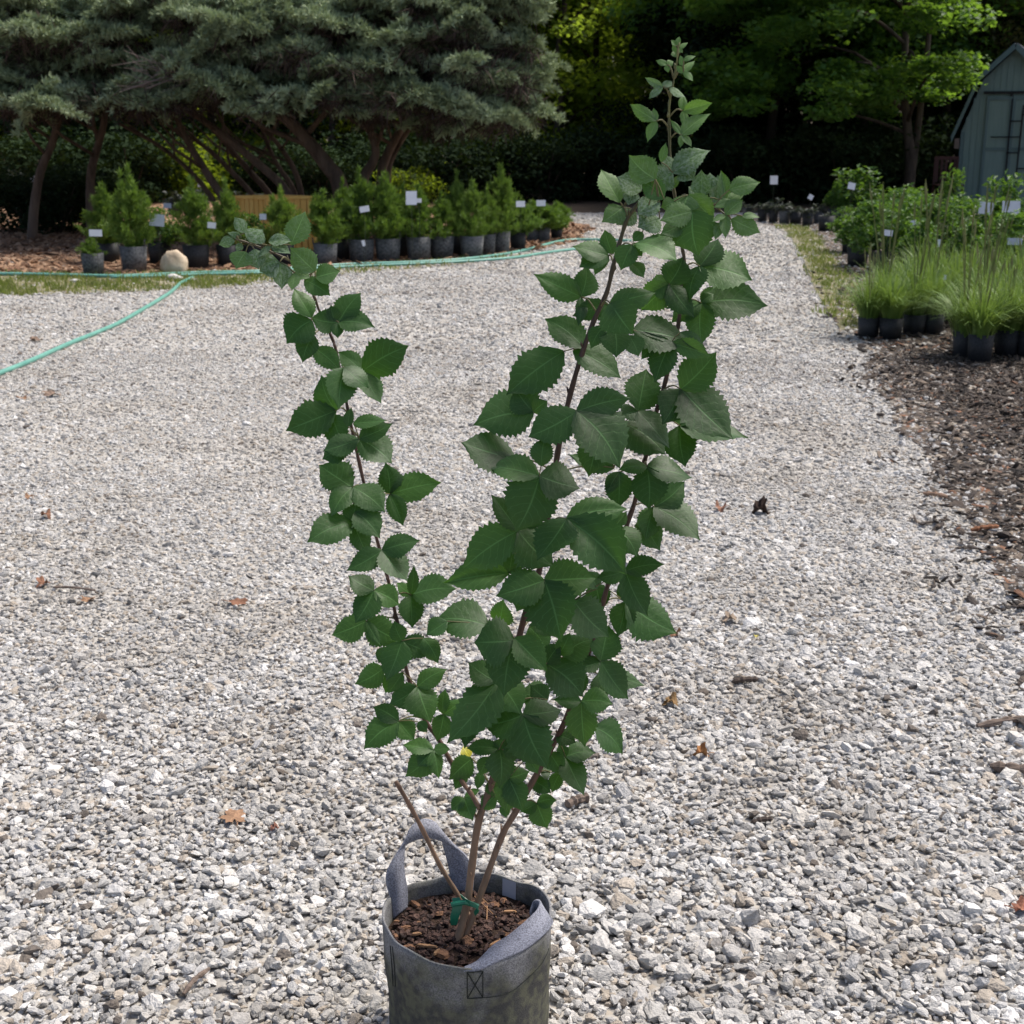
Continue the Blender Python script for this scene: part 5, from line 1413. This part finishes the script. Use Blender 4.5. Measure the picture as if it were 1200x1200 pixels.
M_BOULDER = surf('tan_boulder', [(0.3, (0.38, 0.28, 0.18)), (0.5, (0.55, 0.45, 0.33)), (0.7, (0.62, 0.53, 0.42))], 5, 0.9, 0.5, 14)
b0 = G(205, 321)
bm = bmesh.new(); bmesh.ops.create_icosphere(bm, subdivisions=3, radius=1)
from mathutils import noise as mnoise
for v in bm.verts:
    n_ = v.co.normalized(); f = 1 + .22 * mnoise.noise(n_ * 1.7 + Vector((3, 1, 7))) + .07 * mnoise.noise(n_ * 5)
    v.co = Vector((n_.x * .145 * f, n_.y * .12 * f, max(n_.z * .155 * f + .095, -.02)))
me = bpy.data.meshes.new('boulder'); bm.to_mesh(me); bm.free(); me.materials.append(M_BOULDER)
for p_ in me.polygons: p_.use_smooth = True
tag(link('boulder', me, None, b0), 'rounded tan boulder between the potted conifers and the hose', 'boulder')
for px, py, s in ((203, 327, .05), (209, 328, .04), (225, 329, .03), (88, 331, .035)):
    bm = bmesh.new(); bmesh.ops.create_icosphere(bm, subdivisions=2, radius=1)
    for v in bm.verts:
        n_ = v.co.normalized(); f = 1 + .3 * mnoise.noise(n_ * 1.9 + Vector((px, py, 1)))
        v.co = Vector((n_.x * s * 1.3 * f, n_.y * s * f, n_.z * s * .7 * f + s * .4))
    me = bpy.data.meshes.new('stone'); bm.to_mesh(me); bm.free(); me.materials.append(surf('pale_stone', [(0.3, (.5, .48, .45)), (.7, (.7, .68, .65))], 8, .9))
    tag(link('stone', me, None, G(px, py)), 'pale fist sized stone lying in the grass by the hose', 'stone', 'loose stones in the verge')

M_HOSE = surf('teal_hose', [(0.3, (0.10, 0.29, 0.24)), (0.7, (0.17, 0.40, 0.33))], 6, 0.4, spec=.5)
def hose(pts, r, label, z=.0):
    p = [G(x, y, r + z) for x, y in pts]
    mb = MB(); mb.tube(spline(p, 6), r, 8)
    tag(mb.obj('garden_hose', M_HOSE, None, None, True), label, 'hose')
hose([(-120, 470), (-40, 450), (0, 437), (40, 421), (80, 403), (110, 391), (140, 378), (168, 362), (185, 352), (199, 343), (206, 337), (213, 331), (226, 325)], .0175, 'teal garden hose running out from the verge across the open gravel')
hose([(-150, 320), (0, 321), (60, 322), (130, 323.5), (180, 322), (240, 319.5), (300, 318), (360, 313), (420, 309.5), (480, 307.5), (540, 304), (590, 298), (620, 292), (650, 284), (672, 281), (700, 281), (740, 282)], .020, 'teal garden hose along the verge that ends beside the junipers')
hose([(130, 325), (180, 324), (240, 321.5), (300, 320), (360, 315.5), (420, 312), (480, 309.5), (540, 306.5), (600, 302), (640, 296), (672, 292), (705, 289), (760, 288)], .018, 'second teal hose on the gravel side of the doubled hose')

# ---------------------------------------------------------------- shed
M_TEAL = surf('teal_paint', [(0.3, (0.16, 0.235, 0.212)), (0.7, (0.21, 0.285, 0.26))], 3, 0.6, 0.15, 40, stretch=(6, 6, .4))
M_TRIM = surf('grey_blue_trim', [(0.3, (0.10, 0.155, 0.155)), (0.7, (0.135, 0.195, 0.195))], 4, 0.6)
M_SHINGLE = surf('slate_shingles', [(0.3, (0.035, 0.04, 0.055)), (0.7, (0.075, 0.082, 0.105))], 10, 0.85, .6, 40)
M_IRON = surf('black_iron', [(0.3, (0.008, 0.008, 0.009)), (0.7, (0.018, 0.018, 0.02))], 10, 0.6)
SY = 28.0
sx = XG(1181, SY)
sb = Vector((sx, SY, 0))
shed = thing('garden_shed', sb, 'teal painted garden shed with a barn roof and double doors', 'shed')
pk = SY / FPX
hw, he, hb_, hp_ = .90, 1.42, 2.46, 3.02      # half width, eave, break, ridge
bw = .56
gable = [(-hw, 0), (hw, 0), (hw, he), (bw, hb_ - .04), (0, hp_ - .04), (-bw, hb_ - .04), (-hw, he)]
D = 3.0
V = [(sx + x, SY, z) for x, z in gable] + [(sx + x, SY + D, z) for x, z in gable]
n = len(gable)
world_mesh('wall', V, [tuple(range(n)), tuple(range(2 * n - 1, n - 1, -1))] + [(i, (i + 1) % n, n + (i + 1) % n, n + i)[::-1] for i in range(n)], M_TEAL, shed, sb)
oh = .14
prof = [(-hw - .14, he - .10), (-bw - .05, hb_ + .02), (0, hp_ + .04), (bw + .05, hb_ + .02), (hw + .14, he - .10)]
for i in range(4):
    (xa, za), (xb, zb_) = prof[i], prof[i + 1]
    dx, dz = xb - xa, zb_ - za; L = math.hypot(dx, dz); nx, nz = -dz / L * .03, dx / L * .03
    V = [(sx + x, y, z) for y in (SY - .22, SY + D + .1) for x, z in ((xa, za), (xb, zb_), (xb + nx, zb_ + nz), (xa + nx, za + nz))]
    r_ = world_mesh('roof', V, [(0, 1, 2, 3), (7, 6, 5, 4), (0, 4, 5, 1), (1, 5, 6, 2), (2, 6, 7, 3), (3, 7, 4, 0)], M_SHINGLE, shed, sb)
    # shingle courses
    nc = max(3, int(L / .14))
    for k in range(nc):
        t0 = k / nc if dz > 0 else 1 - (k + 1) / nc
        mb = MB()
        ca, cb_ = (xa + dx * (k / nc), za + dz * (k / nc)), (xa + dx * ((k + 1) / nc), za + dz * ((k + 1) / nc))
        lift = (.012, .004) if dz > 0 else (.004, .012)
        ax_, az_ = ca[0] + nx * (1 + lift[0] / .03), ca[1] + nz * (1 + lift[0] / .03)
        bx_, bz_ = cb_[0] + nx * (1 + lift[1] / .03), cb_[1] + nz * (1 + lift[1] / .03)
        V = [(sx + x, y, z) for y in (SY - .225, SY + D + .105) for x, z in ((ca[0] + nx * .95, ca[1] + nz * .95), (cb_[0] + nx * .95, cb_[1] + nz * .95), (bx_, bz_), (ax_, az_))]
        world_mesh('shingle_course', V, [(0, 1, 2, 3), (7, 6, 5, 4), (0, 4, 5, 1), (1, 5, 6, 2), (2, 6, 7, 3), (3, 7, 4, 0)], M_SHINGLE, r_, sb)
    # barge board under the roof edge
    V = [(sx + x, y, z) for y in (SY - .245, SY - .222) for x, z in ((xa, za - .09), (xb, zb_ - .09), (xb + nx * .9, zb_ + nz * .9), (xa + nx * .9, za + nz * .9))]
    world_mesh('barge_board', V, [(0, 1, 2, 3), (7, 6, 5, 4), (0, 4, 5, 1), (1, 5, 6, 2), (2, 6, 7, 3), (3, 7, 4, 0)], M_TRIM, shed, sb)
mb = MB(); mb.box((sx - hw - .06, SY - .02, he - .22), (.09, .10, .20)); mb.obj('eave_block', surf('weathered_wood', [(0.3, (.16, .12, .10)), (.7, (.24, .19, .16))], 8, .9), shed, sb)
for s in (-1, 1):
    mb = MB(); mb.box((sx + s * (hw - .035), SY - .012, he / 2), (.07, .03, he)); mb.obj('corner_board', M_TRIM, shed, sb)
# vertical siding boards
for k in range(14):
    x = -hw + .07 + (k + .5) * (2 * hw - .14) / 14
    top = he + (hb_ - he) * min(1, (hw - abs(x)) / (hw - bw)) if abs(x) > bw else hb_ + (hp_ - hb_) * (1 - abs(x) / bw)
    mb = MB(); mb.box((sx + x, SY - .006, (top - .10) / 2), ((2 * hw - .14) / 14 - .012, .014, top - .12)); mb.obj('siding_board', M_TEAL, shed, sb)
for s in (-1, 1):
    c = (sx + s * .245 + .03, SY - .035, 1.07)
    mb = MB(); mb.box(c, (.47, .03, 2.06)); dr_ = mb.obj('door', M_TEAL, shed, sb)
    for q_ in (-1, 1):
        mb = MB(); mb.box((c[0] + q_ * .212, SY - .06, 1.07), (.045, .022, 2.06)); mb.obj('stile', M_TRIM, dr_, sb)
    for z in (.08, 1.1, 2.06):
        mb = MB(); mb.box((c[0], SY - .058, z), (.378, .018, .06)); mb.obj('rail', M_TRIM, dr_, sb)
mb = MB(); mb.box((sx + .03, SY - .04, 2.17), (1.12, .05, .05)); mb.obj('door_header', M_IRON, shed, sb)
mb = MB(); mb.box((sx + .0, SY - .075, 2.13), (.05, .03, .06)); mb.obj('latch', M_IRON, shed, sb)
shed.rotation_euler = (0, 0, R(-24))
# iron trellis on the doors
tb = sb + Matrix.Rotation(R(-24), 3, 'Z') @ Vector((.22, -.12, 0))
tr_ = thing('iron_trellis', tb, 'thin black iron trellis with short rungs leaning on the shed doors', 'trellis')
mb = MB(); mb.tube([(tb.x, tb.y, 0), (tb.x + .02, tb.y + .02, 1.93)], .016, 6); mb.obj('upright', M_IRON, tr_, tb)
for z, x0, x1 in ((1.63, -.21, 0), (1.33, -.54, 0), (1.03, -.22, 0), (.73, 0, .3), (1.75, 0, .25)):
    mb = MB(); mb.tube([(tb.x + x0, tb.y + .012, z), (tb.x + x1 + .02, tb.y + .012, z)], .013, 6); mb.obj('rung', M_IRON, tr_, tb)
mb = MB(); mb.tube([(tb.x - .2, tb.y + .02, .6), (tb.x - .2, tb.y + .02, 2.05)], .011, 6); mb.obj('upright', M_IRON, tr_, tb)
tr_.rotation_euler = (0, 0, R(-24))
# dark red chair by the shed
M_RED = surf('dark_red_paint', [(0.3, (.03, .011, .009)), (.7, (.055, .018, .014))], 6, .6)
cx_, cy_ = XG(1119, 27.2), 27.2
ch = thing('garden_chair', (cx_, cy_, 0), 'dark red slatted garden chair at the shed corner', 'chair')
cb0 = Vector((cx_, cy_, 0))
for x in (-.22, .22):
    for y, h in ((0, .42), (.42, .95)):
        mb = MB(); mb.box((cx_ + x, cy_ + y, h / 2), (.04, .04, h)); mb.obj('leg', M_RED, ch, cb0)
for k in range(5):
    mb = MB(); mb.box((cx_, cy_ + .03 + k * .09, .43), (.50, .07, .02)); mb.obj('seat_slat', M_RED, ch, cb0)
    mb = MB(); mb.box((cx_ - .17 + k * .085, cy_ + .42, .70), (.05, .018, .46)); mb.obj('back_slat', M_RED, ch, cb0)
mb = MB(); mb.box((cx_, cy_ + .42, .935), (.48, .03, .06)); mb.obj('top_rail', M_RED, ch, cb0)

# ---------------------------------------------------------------- litter on the gravel
def litter_mat(c): return surf('dry_leaf_litter', [(0.3, tuple(x * .6 for x in c)), (.7, tuple(x * 1.25 for x in c))], 40, .8, .3, 90)
def fallen_leaf(px, py, size, c, label, lobes=5, curl=.25, rz=None):
    b = G(px, py, .016); s = (b - CAMP).length / FPX
    r = size * s / 2 * .88
    g_ = sum(c) / 3; c = tuple(x * .8 + g_ * .2 for x in c)
    q = random.Random(px * 7 + py)
    n = 40; V = [(0, 0, curl * r * .1)]; Fc = []
    for ring in (.5, 1.0):
        for j in range(n):
            a = 2 * math.pi * j / n
            rad = (.62 + .38 * abs(math.cos(a * lobes / 2)) ** .8) * (1 + .12 * math.sin(a * 13 + px)) * ring * (1.0 if abs(a - math.pi) > .25 else .75)
            x, y = rad * math.cos(a) * r * 1.1, rad * math.sin(a) * r * .85
            V.append((x, y, curl * r * (ring ** 2) * (math.sin(a * 2 + px) + .45 * math.sin(a * 5)) + curl * r * ring * .35))
    for j in range(n):
        k = (j + 1) % n
        Fc.append((0, 1 + j, 1 + k)); Fc.append((1 + j, 1 + n + j, 1 + n + k, 1 + k))
    mb = MB(); mb.tube([(-r * .7, 0, .0), (-r * 1.2, 0, .1 * r), (-r * 1.6, r * .1, .12 * r)], r * .03 + .0004, 5)
    Vv = np.concatenate([np.array(V), np.array(mb.v)])
    me = mesh_np('fallen_leaf', Vv, Fc + [tuple(i + len(V) for i in f) for f in mb.f], litter_mat(c), True)
    tag(link('fallen_leaf', me, None, b, (q.uniform(-.15, .15), q.uniform(-.15, .15), q.uniform(0, 6.28) if rz is None else rz)), label, 'fallen leaf')
TAN, RUST, DARKB, ORA = (.33, .175, .085), (.25, .105, .05), (.05, .028, .02), (.38, .16, .035)
fallen_leaf(273, 957, 40, TAN, 'broad flat tan leaf lying open on the gravel near the pot', 5, .08, 2.0)
fallen_leaf(50, 683, 20, RUST, 'curled rust leaf on open gravel beside a thin dark twig', 5, .5)
fallen_leaf(103, 702, 17, TAN, 'narrow tan leaf next to the curled rust leaf', 2, .3, .2)
fallen_leaf(277, 705, 25, RUST, 'flat rust leaf on the gravel behind the shrub\'s left stem', 3, .2, .1)
fallen_leaf(54, 603, 15, RUST, 'small lobed rust leaf on the gravel below the hose', 5, .5)
fallen_leaf(35, 582, 12, TAN, 'tiny brown leaf beside the small lobed rust leaf', 3, .5)
fallen_leaf(26, 466, 13, TAN, 'pale tan leaf just past the hose on the gravel', 3, .3)
fallen_leaf(845, 595, 18, (.34, .16, .09), 'orange brown curled leaf next to the dark crumpled one', 4, .7)
fallen_leaf(891, 598, 24, DARKB, 'dark brown crumpled leaf on the pale gravel', 5, 1.0)
fallen_leaf(791, 742, 19, (.34, .17, .08), 'orange leaf touching a white pebble under the right stem', 4, .6)
fallen_leaf(786, 822, 22, (.25, .14, .04), 'brown yellow leaf among stones beside the shrub', 5, .5)
fallen_leaf(822, 883, 22, ORA, 'bright orange curled leaf on the gravel', 4, .8)
fallen_leaf(855, 725, 24, (.30, .22, .15), 'faded brown split leaf on the gravel', 5, .4)
fallen_leaf(1198, 1066, 26, (.38, .14, .07), 'orange red leaf at the mulch side of the foreground gravel', 4, .6)
fallen_leaf(322, 970, 14, (.26, .10, .06), 'small red brown leaf scrap beside the broad tan leaf', 3, .5)
fallen_leaf(40, 398, 20, (.22, .14, .09), 'flat brown leaf lying under the hose line', 3, .2)
fallen_leaf(60, 462, 22, (.24, .16, .11), 'long brown leaf on the gravel past the hose', 2, .2, .1)
fallen_leaf(886, 745, 7, (.6, .5, .05), 'tiny yellow leaf scrap on the gravel', 3, .3)
M_STICK = surf('weathered_stick', [(0.3, (.10, .075, .06)), (.7, (.22, .17, .14))], 30, .9, .5, 80, stretch=(.2, 1, 1))
def stick(a, b, rpx, label, m=M_STICK, flat=False, name='stick'):
    pa, pb = G(*a, .014), G(*b, .016); s = (pa - CAMP).length / FPX
    mid = pa.lerp(pb, .5) + Vector((0, 0, .004)) + Vector((rnd.uniform(-.3, .3), rnd.uniform(-.3, .3), 0)) * (pb - pa).length * .12
    mb = MB(); sp = spline([pa, mid, pb], 5); mb.tube(sp, [rpx * s * (.7 + .5 * math.sin(i * 1.9 + a[0]) ** 2) * (.55 if i in (0, len(sp) - 1) else 1) for i in range(len(sp))], 7)
    tag(mb.obj(name, m, None, None), label, 'stick')
stick((663, 944), (690, 934), 5.5, 'grey brown chunk of bark on the gravel beside the shrub', name='bark_chunk')
stick((858, 799), (888, 796), 3.5, 'short dark stick lying on the gravel beside the shrub', surf('dark_stick', [(.3, (.05, .038, .032)), (.7, (.11, .085, .07))], 30, .9))
stick((1145, 851), (1212, 842), 4, 'long grey brown stick where gravel meets mulch')
stick((1160, 898), (1215, 906), 6, 'thick brown stick at the mulch edge in the foreground')
stick((62, 688), (112, 692), 1.4, 'thin dark twig beside the curled rust leaf')
stick((1138, 621), (1170, 617), 3, 'rust brown splinter of wood in the mulch edge', surf('rust_splinter', [(.3, (.16, .07, .035)), (.7, (.28, .13, .07))], 30, .9))
stick((1082, 578), (1110, 582), 2.6, 'pale brown splinter of wood between gravel and mulch', surf('pale_splinter', [(.3, (.24, .15, .1)), (.7, (.36, .24, .17))], 30, .9))
stick((880, 965), (905, 960), 3.2, 'stubby dark twig on the gravel past the pot', surf('dark_twig', [(.3, (.04, .03, .026)), (.7, (.09, .07, .06))], 30, .9))
stick((215, 1165), (245, 1135), 3, 'greyish twig half buried in foreground gravel')
